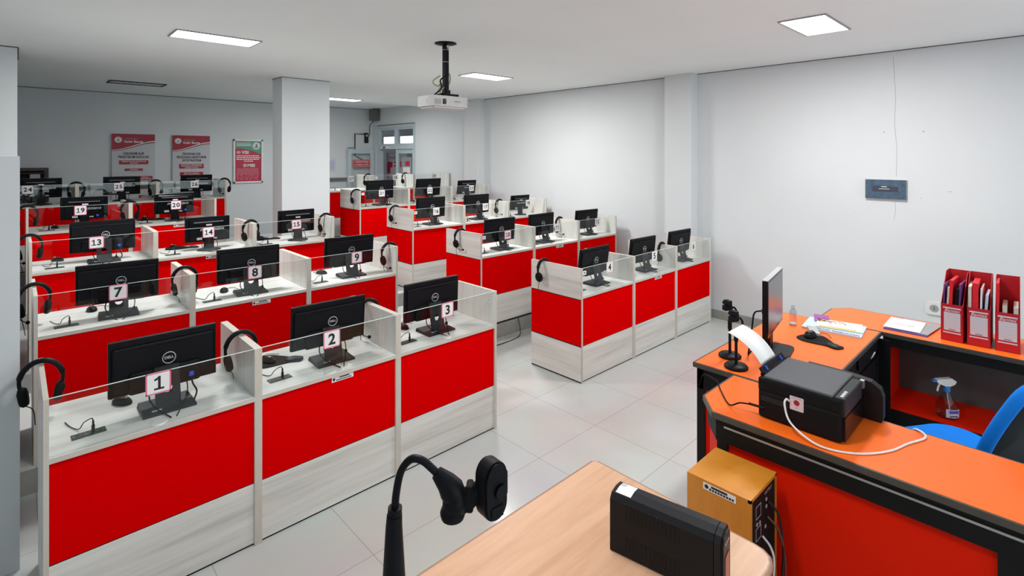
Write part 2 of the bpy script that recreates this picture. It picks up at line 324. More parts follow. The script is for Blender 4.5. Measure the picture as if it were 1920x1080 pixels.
# projector on its drop pole
pr = empty('projector', (2.72, 1.0, CZ), 0, 'white projector hanging from a black ceiling pole', 'projector')
b = MB(); b.lathe([(.10, 0), (.10, -.006), (.07, -.012), (.03, -.016)], (.04, .03, 0), 24); b.build('ceiling_plate', BLACK, pr)
b = MB(); b.box(.018, .008, -.47, .062, .052, -.012, bev=.003); 
for z in (-.06, -.17): b.box(.016, .006, z-.003, .064, .054, z, m=1)
b.tube([(.04, .0, -.035), (.04, -.008, -.035)], .014, 12, 1); b.tube([(.04, .0, -.06), (.04, -.008, -.06)], .008, 10, 1); b.build('pole', [BLACK, GREYB], pr)
b = MB(); b.box(-.06, -.06, -.485, .12, .1, -.47); 
for x, y in ((-.06, -.06), (.1, -.06), (-.06, .08), (.1, .08)): b.box(x, y, -.50, x+.02, y+.02, -.47)
b.box(.02, -.01, -.475, .065, .06, -.43); b.build('bracket', BLACK, pr)
b = MB(); b.prism([(-.19, -.12), (.17, -.12), (.20, -.09), (.20, .12), (-.20, .12), (-.21, -.06)], -.59, -.50, 'z'); b.prism([(-.17, -.10), (.15, -.10), (.18, -.07), (.18, .10), (-.18, .10), (-.19, -.05)], -.605, -.59, 'z')
b.box(-.195, -.1, -.5, .19, .11, -.495, m=0)
b.box(-.10, -.123, -.572, -.065, -.119, -.525, m=1)
for i in range(6): b.box(-.2095+.002*i, -.045+i*.02, -.57, -.206+.002*i, -.035+i*.02, -.53, m=2)
for i in range(8): b.box(.176, -.116+i*.003, -.57, .20, -.1155+i*.003, -.525, m=2)
for i in range(5): b.box(-.185+i*.014, -.1215, -.575, -.178+i*.014, -.1195, -.53, m=2)
b.text('EPSON', .022, T(.06, -.1225, -.545) @ FRONT, 2)
b.build('body', [mat('projector_shell', (.58, .575, .565), .45, noise=.03), GLOSSB, GREYLINE], pr)
b = MB(); b.tube([(-.0825, -.119, -.55), (-.0825, -.128, -.55)], .017, 16); b.build('lens', GLOSSB, pr)
for pts, mt in (([(-.02, .03, -.30), (-.10, .03, -.36), (-.06, .02, -.40), (.0, .03, -.37), (-.05, .03, -.45), (-.1, .05, -.50)], mat('cream_cable', (.42, .42, .26), .5)), ([(.02, .0, -.30), (-.04, .0, -.35), (-.03, .0, -.42), (-.12, .02, -.5)], BLACK), ([(.07, .02, -.27), (.085, .02, -.31), (.07, .02, -.37), (-.02, .03, -.44), (.02, .03, -.48)], mat('cream_cable', (.42, .42, .26), .5))):
    b = MB(); b.tube(smooth_path(pts), .007, 6); b.build('cable', mt, pr)
# loudspeaker, junction box and conduit in the far corner
sp = empty('wall_speaker', (XR-.012, 8.24, 2.80), 0, 'grey wall speaker high in the corner above the door', 'speaker')
b = MB(); b.box(-.16, -.11, 0, 0, .11, .26, bev=.012); b.build('cabinet', mat('speaker_grey', (.12, .125, .11), .6, noise=.1), sp)
b = MB(); b.box(-.165, -.095, .015, -.158, .095, .245); b.build('grille', mat('speaker_grille', (.16, .165, .15), .8, noise=.3, nscale=200), sp)
b = MB(); b.tube(smooth_path([(-.06, .08, 0), (-.12, .15, -.12), (-.1, .2, -.3), (-.14, .235, -.42)]), .008, 6); b.build('cable', DARK, sp)
b = MB(); b.box(0, -.05, 0, .09, 0, .24, bev=.01); b.box(.02, -.055, .15, .07, -.049, .2, m=1); o = b.build('junction_box', [DARK, GREYB], loc=(5.90, YF-.002, 2.28)); tag(o, 'small dark junction box on the far wall beside the door frame', 'junction box')
b = MB(); b.tube([(5.90, YF-.02, 2.49), (5.66, YF-.02, 2.49), (5.66, YF-.02, 1.98)], .012, 8); b.tube([(5.66, YF-.02, 1.98), (5.9, YF-.02, 1.86)], .008, 8); o = b.build('conduit', DARK); tag(o, 'dark bent conduit pipe on the far wall below the junction box', 'pipe')
b = MB(); b.box(0, -.012, 0, .21, 0, .055, bev=.003); b.box(.03, -.0135, .015, .18, -.0115, .04, m=1); o = b.build('small_sign', [ALU, mat('green_print', (.12, .3, .22), .6)], loc=(5.46, YF-.002, 2.13)); tag(o, 'small pale green strip sign above the open door leaf', 'sign')
sg = empty('laboratory_sign', (5.78, YF-.116, 1.80), 0, 'red sign with white lettering on the glass of the open door leaf', 'sign')
b = MB(); b.prism(rrect(.44, .17, .02), -.006, .0, 'y'); b.build('plate', mat('sign_red', (.52, .02, .035), .5, noise=.04), sg)
b = MB(); w, h = .205, .07
for q in ((-w, -h, w, -h+.006), (-w, h-.006, w, h), (-w, -h, -w+.006, h), (w-.006, -h, w, h)): b.box(q[0], -.008, q[1], q[2], -.006, q[3])
b.text('LABORATORIUM', .052, T(0, -.008, .03) @ FRONT, 0, .01, fit=.33); b.text('MULTIMEDIA & TOEFL', .046, T(0, -.008, -.03) @ FRONT, 0, .01, fit=.34); b.build('lettering', WHITE, sg)
b = MB(); b.box(0, -.002, 0, .22, 0, .3); 
for i in range(7): b.box(.03, -.003, .05+i*.03, .19, -.002, .06+i*.03, m=1)
o = b.build('notice_sheet', [mat('lilac_paper', (.60, .62, .74), .6), GREYLINE], loc=(4.98, YF-.002, 1.62)); tag(o, 'pale printed notice sheet taped to the far wall right of the pillar', 'notice')
# ---------------------------------------------------------------- posters
PRED = mat('poster_red', (.33, .004, .022), .45, noise=.04); PGREY = mat('poster_white', (.52, .53, .56), .5, noise=.03)
TEALG = mat('poster_green', (.06, .32, .22), .45, noise=.05)
def emblem(b, x, z, r, y, mw, mg):
    M = T(x, y, z) @ FRONT
    b.disc((0, 0, 0), r, mw, M=M); b.disc((0, 0, .0006), r*.86, mg, M=M); b.disc((0, 0, .0012), r*.78, mw, M=M)
    b.box(-r*.45, -r*.5, 0, r*.45, -r*.2, .0018, mg, M=M); b.prism([(-.1*r, -.3*r), (.35*r, .1*r), (.1*r, .55*r), (-.3*r, .3*r)], .001, .0018, 'z', mg, M=M)
def flow_poster(name, x0, w, z0, z1, label, title, boxes, lines):
    r = empty(name, (x0, YF-.002, z0), 0, label, 'poster', 'flow chart posters')
    h = z1-z0
    b = MB(); b.box(0, -.03, 0, w, 0, h); b.build('board', [PGREY], r)
    b = MB(); y = -.031
    # wavy red header with a white edge line
    def wave(t): return h-.285+.15*(t*t*(3-2*t)) if True else 0
    n = 16; top = [(w*i/n, wave(i/n)) for i in range(n+1)]
    b.add([(x, y, z) for x, z in top]+[(x, y, h) for x, z in top], [(i, i+1, n+2+i, n+1+i) for i in range(n)], 0)
    for off, th, m in ((.0, .012, 1), (-.012, .006, 2), (-.02, .012, 0)):
        b.add([(x, y-.0004, z+off) for x, z in top]+[(x, y-.0004, z+off+th*(.3+1.1*min(1, i/n))) for i, (x, z) in enumerate(top)], [(i, i+1, n+2+i, n+1+i) for i in range(n)], m)
    emblem(b, w*.145, h-.105, .052, y-.0006, 1, 3)
    b.box(w*.25, y-.001, h-.15, w*.253, y, h-.05, m=3)
    b.text('Universitas', .046, T(w*.45, y-.001, h-.083) @ FRONT, 3, .006, fit=.18); b.text('Kader Bangsa', .058, T(w*.5, y-.001, h-.135) @ FRONT, 1, .02, fit=.27)
    for i, t in enumerate(title): b.text(t, .062, T(w*.5, y-.001, h-.345-i*.062) @ FRONT, 2, .025, fit=(.30, .44 if len(title) == 2 else .48, .31)[i])
    for cx, cz, bw, bh, tx in boxes:
        b.prism([(p[0]+cx*w, p[1]+h-cz) for p in rrect(bw*w, bh, .008)], y-.0015, y, 'y', 0)
        for i, t in enumerate(tx): b.text(t, .028, T(cx*w, y-.002, h-cz+(len(tx)-1)*.014-i*.028) @ FRONT, 1, .01, fit=bw*w*.82)
    for xa, za, xb, zb in lines: b.box(min(xa, xb)*w-.0015, y-.001, h-max(za, zb)-.0015, max(xa, xb)*w+.0015, y, h-min(za, zb)+.0015, m=3)
    b.build('print', [PRED, WHITE, INK, mat('poster_grey_line', (.30, .27, .29), .6)], r); return r
flow_poster('flow_chart_poster', 1.14, .625, 1.02, 2.365, 'tall flow chart poster titled DIAGRAM ALIR PRAKTIKUM SUSULAN', ['DIAGRAM ALIR', 'PRAKTIKUM SUSULAN'],
    [(.5, .50, .68, .072, ['PEMBERITAHUAN PRAKTIKUM', 'SUSULAN']), (.5, .63, .43, .042, ['LAPORAN']), (.25, .785, .38, .075, ['DOSEN PENGAMPU', 'PRAKTIKUM']), (.76, .785, .36, .075, ['KEPALA', 'LABORATORIUM']), (.78, .95, .34, .05, ['PRAKTIKUM']), (.78, 1.12, .34, .07, ['LAPORAN', 'SUSULAN'])],
    [(.5, .537, .5, .61), (.5, .65, .5, .69), (.25, .69, .76, .69), (.25, .69, .25, .75), (.76, .69, .76, .75), (.76, .82, .76, .925), (.76, .975, .76, 1.085)])
flow_poster('flow_chart_poster', 2.035, .615, 1.02, 2.36, 'tall flow chart poster titled DIAGRAM ALIR PENGGUNAAN LABORATORIUM', ['DIAGRAM ALIR', 'PENGGUNAAN LABORATORIUM', 'UNTUK PRAKTIKUM'],
    [(.5, .575, .66, .09, ['MAHASISWA MENGAJUKAN', 'PENGGUNAAN ALAT PRAKTIKUM', 'LABORATORIUM']), (.5, .725, .62, .078, ['MENGISI FORMULIR', 'SEBELUM PRAKTIKUM']), (.5, .86, .62, .07, ['PELAKSANAAN', 'PRAKTIKUM']), (.5, 1.0, .5, .06, ['LAPORAN'])],
    [(.5, .62, .5, .685), (.5, .765, .5, .825), (.5, .895, .5, .97)])
vp = empty('vision_poster', (3.065, YF-.002, 1.43), 0, 'green and red poster headed VISI and MISI in a white frame', 'poster')
w, h = .56, .88
b = MB()
for q in ((0, 0, w, .035), (0, h-.035, w, h), (0, 0, .035, h), (w-.035, 0, w, h)): b.box(q[0], -.03, q[1], q[2], 0, q[3], bev=.004)
b.build('frame', WHITEP, vp)
b = MB(); b.box(.03, -.012, .03, w-.03, -.002, h-.03); y = -.013
n = 14; cur = [(.035+(w-.07)*i/n, h-.175-.13*(i/n)**2) for i in range(n+1)]
b.add([(x, y, z) for x, z in cur]+[(x, y, h-.036) for x, z in cur], [(i, i+1, n+2+i, n+1+i) for i in range(n)], 1)
emblem(b, w-.125, h-.13, .075, y-.001, 2, 3)
for i in range(3): b.box(.06, y-.001, h-.075-i*.028, w*.6, y, h-.063-i*.028, m=2 if i else 4)
b.text('VISI', .085, T(.225, y-.001, h-.265) @ FRONT, 2, .03); b.text('MISI', .085, T(.335, y-.001, h-.53) @ FRONT, 2, .03)
b.tube([(.10+.035*math.cos(t), y-.001, h-.262+.022*math.sin(t)) for t in [2*PI*i/16 for i in range(16)]], .006, 4, 2, closed=True); b.disc((0, 0, 0), .012, 2, M=T(.10, y-.001, h-.262) @ FRONT)
b.tube([(.215+.03*math.cos(t), y-.001, h-.525+.03*math.sin(t)) for t in [2*PI*i/16 for i in range(16)]], .006, 4, 2, closed=True); b.disc((0, 0, 0), .014, 2, M=T(.215, y-.001, h-.525) @ FRONT)
rr = random.Random(3)
for i in range(4):
    x = .06 if i < 3 else .2
    while x < (w-.07 if i < 3 else w-.2): l = rr.uniform(.02, .06); b.box(x, y-.001, h-.34-i*.036, min(x+l, w-.05), y, h-.322-i*.036, m=2); x += l+.008
for i in range(11):
    x = .06+rr.uniform(0, .01)
    while x < w-.09: l = rr.uniform(.01, .045); b.box(x, y-.001, h-.595-i*.0215, min(x+l, w-.05), y, h-.588-i*.0215, m=4); x += l+.008+ (rr.uniform(0, .03) if i > 5 else 0)
b.build('print', [mat('vision_red', (.46, .01, .05), .45, noise=.04), TEALG, WHITE, mat('vision_dark', (.1, .12, .12), .5), mat('vision_pink_text', (.68, .36, .42), .6)], vp)
# display case at the far left
dc = empty('display_case', (-.6, 8.36, 1.10), 0, 'dark display case with a reddish brown frame at the far left wall', 'display case')
b = MB()
for q in ((.04, .645, .87, .69), (.04, 0, .87, .04), (.87, 0, .92, .69), (0, 0, .04, .69)): b.box(q[0], -.03, q[1], q[2], .12, q[3])
b.box(.0, -.03, .60, .9, -.02, .612); b.build('frame', mat('dark_brown_wood', (.045, .014, .012), .4, noise=.2), dc)
b = MB(); b.box(.03, .0, .03, .88, .01, .65); b.build('back_panel', BLACK_M, dc)
b = MB(); b.box(.70, -.012, .40, .82, -.002, .59); b.build('paper', mat('dim_paper', (.45, .46, .5), .6), dc)
# banner boards seen through the doorway
bn = empty('corridor_banner', (6.6, 7.72, 0), 0, 'red and white notice board in the corridor beyond the doorway', 'banner')
b = MB(); b.box(0, 0, .5, .03, .95, 2.05); b.build('board', mat('banner_white', (.62, .58, .62), .6), bn)
b = MB(); M = T(-.001, .95, 2.05) @ FACE_L
def nb(x0, z0, x1, z1, m): b.box(x0, -z1, 0, x1, -z0, .002, m, M=M)
for q in ((.05, .22, .28, .36, 0), (.05, .36, .18, .5, 0), (.62, .2, .86, .34, 0), (.1, .9, .28, 1.04, 2), (.38, .84, .6, 1.08, 0), (.1, .02, .88, .09, 3), (.36, .22, .56, .25, 1), (.36, .3, .56, .33, 1), (.36, .52, .6, .58, 1), (.1, 1.2, .6, 1.26, 1), (.1, .7, .3, .73, 1)): nb(*q)
b.build('print', [mat('banner_red', (.55, .015, .05), .5), INK, mat('banner_plum', (.32, .05, .18), .5), WHITE], bn)
b = MB()
for y in (.05, .86): b.box(-.01, y, 0, .04, y+.04, .5)
b.build('stand_legs', ALU, bn)
b = MB(); b.box(XR+.034, 6.86, 1.56, XR+.037, 7.26, 1.95); b.box(XR+.03, 6.92, 1.60, XR+.034, 7.2, 1.73, m=1); b.box(XR+.03, 6.93, 1.76, XR+.034, 7.1, 1.86, m=2)
o = b.build('door_notice', [mat('notice_grey', (.30, .30, .32), .6), WHITE, mat('notice_red', (.5, .02, .05), .5)]); tag(o, 'grey notice with white and red panels on the closed door leaf glass', 'notice')
# right wall: slate sign and power socket
bs = empty('wall_plaque', (XR-.001, -1.49, 1.56), 0, 'slate blue rectangular plaque on the white wall at the right', 'plaque')
b = MB(); b.box(-.028, -.335, 0, 0, 0, .19, bev=.002); b.build('block', mat('pale_foam', (.5, .48, .45), .7), bs)
b = MB(); b.box(-.031, -.334, .004, -.028, -.001, .19); b.build('face', BLUES, bs)
b = MB(); b.box(-.033, -.27, .075, -.031, -.06, .125, m=0); b.box(-.0335, -.18, .118, -.0329, -.135, .124, m=1); b.box(-.0335, -.20, .098, -.0329, -.115, .102, m=1); b.build('print', [mat('slate_dark', (.035, .045, .075), .5), WHITE], bs)
so = empty('power_socket', (XR-.001, -2.03, .565), 0, 'white round power socket on the wall behind the file boxes', 'socket')
b = MB(); b.prism(rrect(.13, .12, .03), -.014, 0, 'x'); b.build('plate', WHITEP, so)
b = MB(); b.tube([(-.0145, 0, 0), (-.016, 0, 0)], .034, 20); b.tube([(-.0165, 0, .008), (-.017, 0, .008)], .005, 8, 1); b.tube([(-.0165, 0, -.008), (-.017, 0, -.008)], .005, 8, 1); b.build('insert', [mat('socket_grey', (.33, .33, .33), .5), INK], so)
# ---------------------------------------------------------------- computer booths
BW, BD, BT = .8195, .605, .018
GX = 3.489
def lam_box(b, *q, m=0): b.box(*q, m=m)
def make_booth(left, right):
    r = empty('computer_booth')
    for side, on in ((0, left), (1, right)):
        x0 = BW-BT if side else 0
        b = MB(); b.box(x0, .002, 0, x0+BT, BD, .999); b.box(x0, 0, 0, x0+BT, .002, 1.0, m=1); b.box(x0, .002, .999, x0+BT, BD, 1.0005, m=1)
        p = b.build('side_panel', [LAM_V, EDGE], r)
        if on:
            xa, xb = (BW, BW+.004) if side else (-.004, 0)
            b = MB(); b.box(xa, .006, .322, xb, BD, .722); b.build('fabric_skin', RED, p)
            b = MB(); b.box(xa, .004, .729, xb, BD, 1.0); b.box(xa, .004, .012, xb, BD, .312)
            xm0, xm1 = (BW, BW+.0015) if side else (-.0015, 0)
            b.box(xm0, .004, 0, xm1, BD, 1.0, m=1); b.build('laminate_skin', [LAM_H, BLACK_M], p)
    b = MB(); b.box(BT, .002, .736, BW-BT, BD, .757); b.box(BT, .0, .735, BW-BT, .002, .7565, m=1); d = b.build('desk_top', [LAM_TOP, EDGE], r)
    b = MB(); b.lathe([(.034, 0), (.034, .0025), (.030, .004), (.02, .004)], (.40, .045, .757), 24); b.build('cable_grommet', WHITEP, d)
    b = MB(); b.box(BT, .012, .318, BW-BT, .03, .735); b.build('fabric_panel', RED, r)
    b = MB(); b.box(BT, .012, .010, BW-BT, .03, .312); b.box(BT, .016, 0, BW-BT, .03, .32, m=1); b.build('kick_panel', [LAM_H, BLACK_M], r)
    b = MB(); b.box(BT, .012, .757, BW-BT, .017, .997); g = b.build('glass_screen', GLASS, r)
    b = MB(); b.box(BT, .0117, .997, BW-BT, .0173, .9995); b.build('polished_edge', GEDGE, g)
    b = MB(); M = T(.155, .14, .757) @ R('Z', .03); b.box(-.06, -.026, 0, .06, .026, .004, bev=.001, M=M)
    for x in (-.052, .052): b.disc((x, 0, .0045), .003, 1, 8, M=M)
    for x in (-.03, -.012): b.disc((x, 0, .0045), .006, 2, 10, M=M)
    s = b.build('socket_plate', [GREENB, GREYB, mat('socket_port', (.25, .1, .1), .5)], r)
    b = MB(); M = T(.17, .14, .761); b.box(-.006, -.004, 0, .006, .004, .03, bev=.001, M=M); b.box(-.004, -.003, .028, .004, .003, .05, bev=.001, M=M)
    b.tube(smooth_path([(.17, .14, .808), (.165, .15, .818), (.14, .17, .80), (.125, .20, .765), (.10, .26, .761), (.085, .33, .761)]), .0022, 6); b.build('usb_plug', BLACK, s)
    return r
def sticker(parent, txt, loc, face):
    b = MB(); b.box(-.022, -.001, -.018, .022, 0, .018); b.text(txt, .024, T(0, -.0012, 0) @ FRONT, 1, .02)
    return b.build('seat_sticker', [WHITE, INK], parent, loc, (0, 0, face))
def asset_label(parent):
    b = MB(); b.box(.395, .0095, .703, .525, .012, .731)
    b.box(.44, .009, .7195, .50, .0096, .7265, m=1); b.disc((0, 0, 0), .008, 1, 10, M=T(.407, .0091, .717) @ FRONT)
    for i in range(9): b.box(.42+i*.0105, .009, .7075, .428+i*.0105, .0096, .7145, m=1)
    return b.build('asset_label', [WHITE, INK], parent)
PROTO = {k: make_booth(*k) for k in ((True, False), (False, False), (False, True))}      # the left block stands against the partition: plain panels there
USED = set()
ROWS = []     # (first number, row, x start, count, side)
for r_, (l0, ln, r0) in enumerate(((1, 3, 4), (7, 3, 10), (13, 3, 16), (19, 2, 21), (24, 3, 27))):
    ROWS.append((l0, r_, 0 if r_ < 4 else -.35, ln)); ROWS.append((r0, r_, GX if r_ < 4 else GX+.155, 3))
ORG = {}
STK = {3: ('1', 0), 9: ('5', 0), 15: ('5', 0), 20: ('45', 0), 26: ('45', 0), 4: ('M', 1), 10: ('25', 1), 16: ('8', 1), 21: ('5', 1), 28: ('1', 1)}
for n0, rw, xs, cnt in ROWS:
    for c in range(cnt):
        k = (c == 0 and n0 in (4, 10, 16, 21, 27), c == cnt-1); k = k if k in PROTO else (False, False)
        o = PROTO[k] if k not in USED else copy_tree(PROTO[k]); USED.add(k)
        n = n0+c; ORG[n] = (xs+c*BW, ROWY[rw]+(.04 if xs > 1 else 0), STEP[rw]); o.location = ORG[n]
        tag(o, f'white laminate and red fabric booth carrying the number {n} card', 'booth', 'computer booths')
BOOTH = {}
for o in list(COL.objects):
    if o.get('category') == 'booth': BOOTH[int(o['label'].split()[-2])] = o
for n in (2, 5, 8, 11, 14, 17, 20, 22, 25, 28): asset_label(BOOTH[n])
for n, (t, g) in STK.items():
    if g: sticker(BOOTH[n], t, (.055, .0115, .955), 0)
    else: sticker(BOOTH[n], t, (BW-BT-.001, .06 if n in (3, 20, 26) else .2, .925), -PI/2)
# ---------------------------------------------------------------- number cards on the glass
CARDX = {1:.392,2:.395,3:.385,4:.427,5:.387,6:.40,7:.403,8:.413,9:.422,10:.402,11:.415,12:.398,13:.411,14:.416,15:.414,16:.367,17:.382,18:.415,19:.406,20:.417,21:.359,22:.393,23:.425,24:.382,25:.409,26:.429,27:.394,28:.427,29:.457}
for n, x in CARDX.items():
    ox, oy, oz = ORG[n]; pk = n in (1, 2, 3, 7, 8, 9, 13, 14, 15, 19, 20, 10)
    b = MB(); s = .049; b.box(-s, -.0012, -s, s, 0, s)
    e = .006 if pk else .004
    for q in ((-s, -s, s, -s+e), (-s, s-e, s, s), (-s, -s, -s+e, s), (s-e, -s, s, s)): b.box(q[0], -.0018, q[1], q[2], -.0011, q[3], m=1)
    b.digits(str(n), .085 if n < 10 else .066, T(0, -.0019, 0) @ FRONT, 2, .03, pk)
    o = b.build('number_card', [WHITE, PINK if pk else PALEB, INK], loc=(ox+x, oy+.0115, oz+.952))
    tag(o, f'white card with a {"pink" if pk else "thin pale"} border and the number {n} on booth glass', 'number card', 'number cards')
# ---------------------------------------------------------------- monitors
def monitor_slim():
    r = empty('monitor')
    w, h = .2265, .262
    b = MB(); b.box(-w, -.002, 0, w, .022, h, bev=.004); b.box(-w+.012, -.012, .012, w-.012, 0, h-.03, bev=.010)
    b.box(-.15, -.024, .0, .15, -.005, .105, bev=.012); b.box(-.115, -.0125, h-.052, .125, -.0118, h-.047, m=1)
    for i in range(9): b.box(-.14+.012*i, -.0245, .015, -.133+.012*i, -.0238, .022, m=1)
    hs = b.build('housing', [BLACK, GLOSSB], r, (0, .04, .088))
    b = MB(); b.box(-w+.008, .0215, .016, w-.008, .0235, h-.008); b.build('screen', GLOSSB, hs)
    b = MB(); M = T(.014, -.0128, .140) @ FRONT; b.tube([M @ Vector((.0275*math.cos(t), .0275*math.sin(t), 0)) for t in [2*PI*i/28 for i in range(28)]], .0022, 6, closed=True)
    b.text('DELL', .0175, T(0, 0, .001) @ M, 0, .035, fit=.042); b.build('logo', GREYB, hs)
    # neck plate with a cable hole, leaning back a little
    b = MB(); nw, z1, hz, hr, N = .052, .19, .088, .021, 32
    rim = []; cir = []
    for i in range(N):
        a = 2*PI*i/N; dx, dz = math.cos(a), math.sin(a)
        ts = [q for q in ((nw/abs(dx)) if abs(dx) > 1e-6 else 9, ((z1-hz)/dz) if dz > 1e-6 else 9, (hz/-dz) if dz < -1e-6 else 9)]
        t = min(ts); rim.append((dx*t, hz+dz*t)); cir.append((hr*dx, hz+hr*dz))
    for cx, cz in ((nw, z1), (-nw, z1), (-nw, 0), (nw, 0)):
        j = min(range(N), key=lambda i: (rim[i][0]-cx)**2+(rim[i][1]-cz)**2); rim[j] = (cx, cz)
    def L(p, y): return (p[0], y+(p[1])*.25-.045, p[1]+.008)
    v = [L(p, 0) for p in rim]+[L(p, 0) for p in cir]+[L(p, .014) for p in rim]+[L(p, .014) for p in cir]
    f = []
    for i in range(N):
        j = (i+1) % N; f += [(i, j, N+j, N+i), (2*N+j, 2*N+i, 3*N+i, 3*N+j), (j, i, 2*N+i, 2*N+j), (N+i, N+j, 3*N+j, 3*N+i)]
    b.add(v, f); b.build('neck', DARK, r)
    b = MB(); b.add([(-.11, -.085, 0), (.11, -.085, 0), (.11, .085, 0), (-.11, .085, 0), (-.11, -.085, .012), (.11, -.085, .012), (.105, .08, .022), (-.105, .08, .022)], [(3,2,1,0),(4,5,6,7),(0,1,5,4),(1,2,6,5),(2,3,7,6),(3,0,4,7)])
    b.box(-.07, -.06, .012, -.03, -.048, .0165, m=1); b.build('base', [DARK, GREYB], r)
    b = MB(); b.tube(smooth_path([(-.06, .025, .11), (-.072, -.0, .06), (-.05, -.045, .02), (-.02, -.12, .006), (-.01, -.15, .003)]), .0035, 6); b.build('cable', BLACK_M, r)
    b = MB(); b.tube(smooth_path([(.085, .025, .11), (.088, .0, .07), (.075, -.03, .035), (.03, -.11, .006), (.012, -.15, .003)]), .0028, 6); b.box(.078, -.025, .028, .09, -.005, .048, bev=.003); b.build('cable', BLACK_M, r)
    return r
def monitor_round():
    r = empty('monitor')
    w, h = .195, .237
    b = MB(); b.box(-w, -.004, 0, w, .022, h, bev=.007); b.box(-w+.03, -.020, .02, w-.03, 0, h-.018, bev=.012)
    b.prism([(-.14, h-.060), (.135, h-.060), (.145, h-.045), (.13, h-.036), (-.135, h-.036)], -.029, -.015, 'y', 0)
    b.box(-.128, -.0305, h-.050, .128, -.0285, h-.042, m=1); b.box(-.10, -.0225, .022, -.055, -.019, .045, m=3); b.box(.04, -.0225, .022, .075, -.019, .035, m=3)
    b.box(-.02, -.0225, h-.082, .03, -.0195, h-.068, m=2)
    hs = b.build('housing', [GLOSSB, mat('painted_ridge_sheen', (.16, .17, .19), .6, spec=.2), WHITE, GREYB], r, (0, .035, .08))  # paler strip along the ridge is a sheen put into the colour
    b = MB(); b.box(-w+.012, .0215, .018, w-.012, .0235, h-.012); b.build('screen', BLACK, hs)
    b = MB(); b.text('PNO KE/S2010', .030, T(.03, -.0212, .115) @ FRONT, 0, .02, sx=1.1, shear=.3); b.build('lettering', GREYB, hs)
    b = MB(); b.prism([(-.045, 0), (.045, 0), (.036, .14), (-.036, .14)], -.01, .012, 'y', M=T(0, .0, .012)); b.build('neck', BLACK, r)
    b = MB(); b.lathe([(.105, 0), (.105, .006), (.09, .012), (.03, .018), (.005, .018)], (0, 0, 0), 32, sy=.78); b.build('base', DARK, r)
    b = MB(); b.tube(smooth_path([(-.055, .015, .10), (-.065, -.02, .05), (-.05, -.07, .01), (-.02, -.12, .004), (.01, -.15, .003)]), .0033, 6); b.build('cable', BLACK_M, r)
    b = MB(); b.tube(smooth_path([(.065, .015, .10), (.07, -.02, .05), (.05, -.07, .01), (.02, -.13, .003)]), .0028, 6); b.build('cable', BLACK_M, r)
    return r
MON = {1:('A',.459,0,0,1),2:('A',.48,-2,5,1),3:('A',.42,0,2,1),4:('A',.473,1,8,1),5:('A',.506,-2,7,1),6:('A',.474,-3,7,1),7:('A',.427,-5,3,1),8:('A',.439,-4,0,1),9:('A',.462,-3.5,5,1),
 10:('A',.484,-2.5,4,1),11:('A',.38,1,1,1),12:('A',.441,-4,6,.96),13:('A',.478,0,1,1),14:('B',.464,2,1,1),15:('B',.502,3,2,1.02),16:('A',.443,1.5,3,1.02),17:('A',.412,0,3,1.01),18:('B',.436,-3,11,.96),
 19:('B',.452,-4,4,1),20:('B',.442,-2,3,1),21:('A',.465,6,2,1.07),22:('A',.513,2,8,1.07),23:('B',.486,0,10,1.02),24:('B',.499,0,4,1),25:('B',.465,-4,4,1),26:('B',.50,-1,5,1)}
MP = {'A': monitor_slim(), 'B': monitor_round()}
used = set(); PLUG = []
for n, (k, lx, yaw, tilt, sc) in MON.items():
    o = MP[k] if k not in used else copy_tree(MP[k]); used.add(k)
    ox, oy, oz = ORG[n]; o.location = (ox+lx, oy+.20, oz+.757); o.rotation_euler = (0, 0, math.radians(yaw)); o.scale = (sc,)*3
    for ch in o.children:
        if ch.name.startswith('housing'): ch.rotation_euler = (math.radians(tilt), 0, 0); hs = ch
    if n in (1, 13, 19, 20, 21): PLUG.append((k, hs))
    tag(o, f'black monitor seen from behind at the number {n} card' if k == 'A' else f'black round-footed monitor seen from behind at the number {n} card', 'monitor', 'booth monitors')
for k, hs in PLUG:
    b = MB(); b.box(.095, -.036, .028, .118, -.018, .05, bev=.004); b.tube(smooth_path([(.106, -.03, .03), (.112, -.035, -.01), (.125, -.055, -.045), (.105, -.09, -.075)] if k == 'A' else [(.106, -.03, .03), (.108, -.035, -.02), (.09, -.06, -.07)]), .004, 6, 1)
    b.build('video_plug', [BLUEP, BLACK_M], hs)
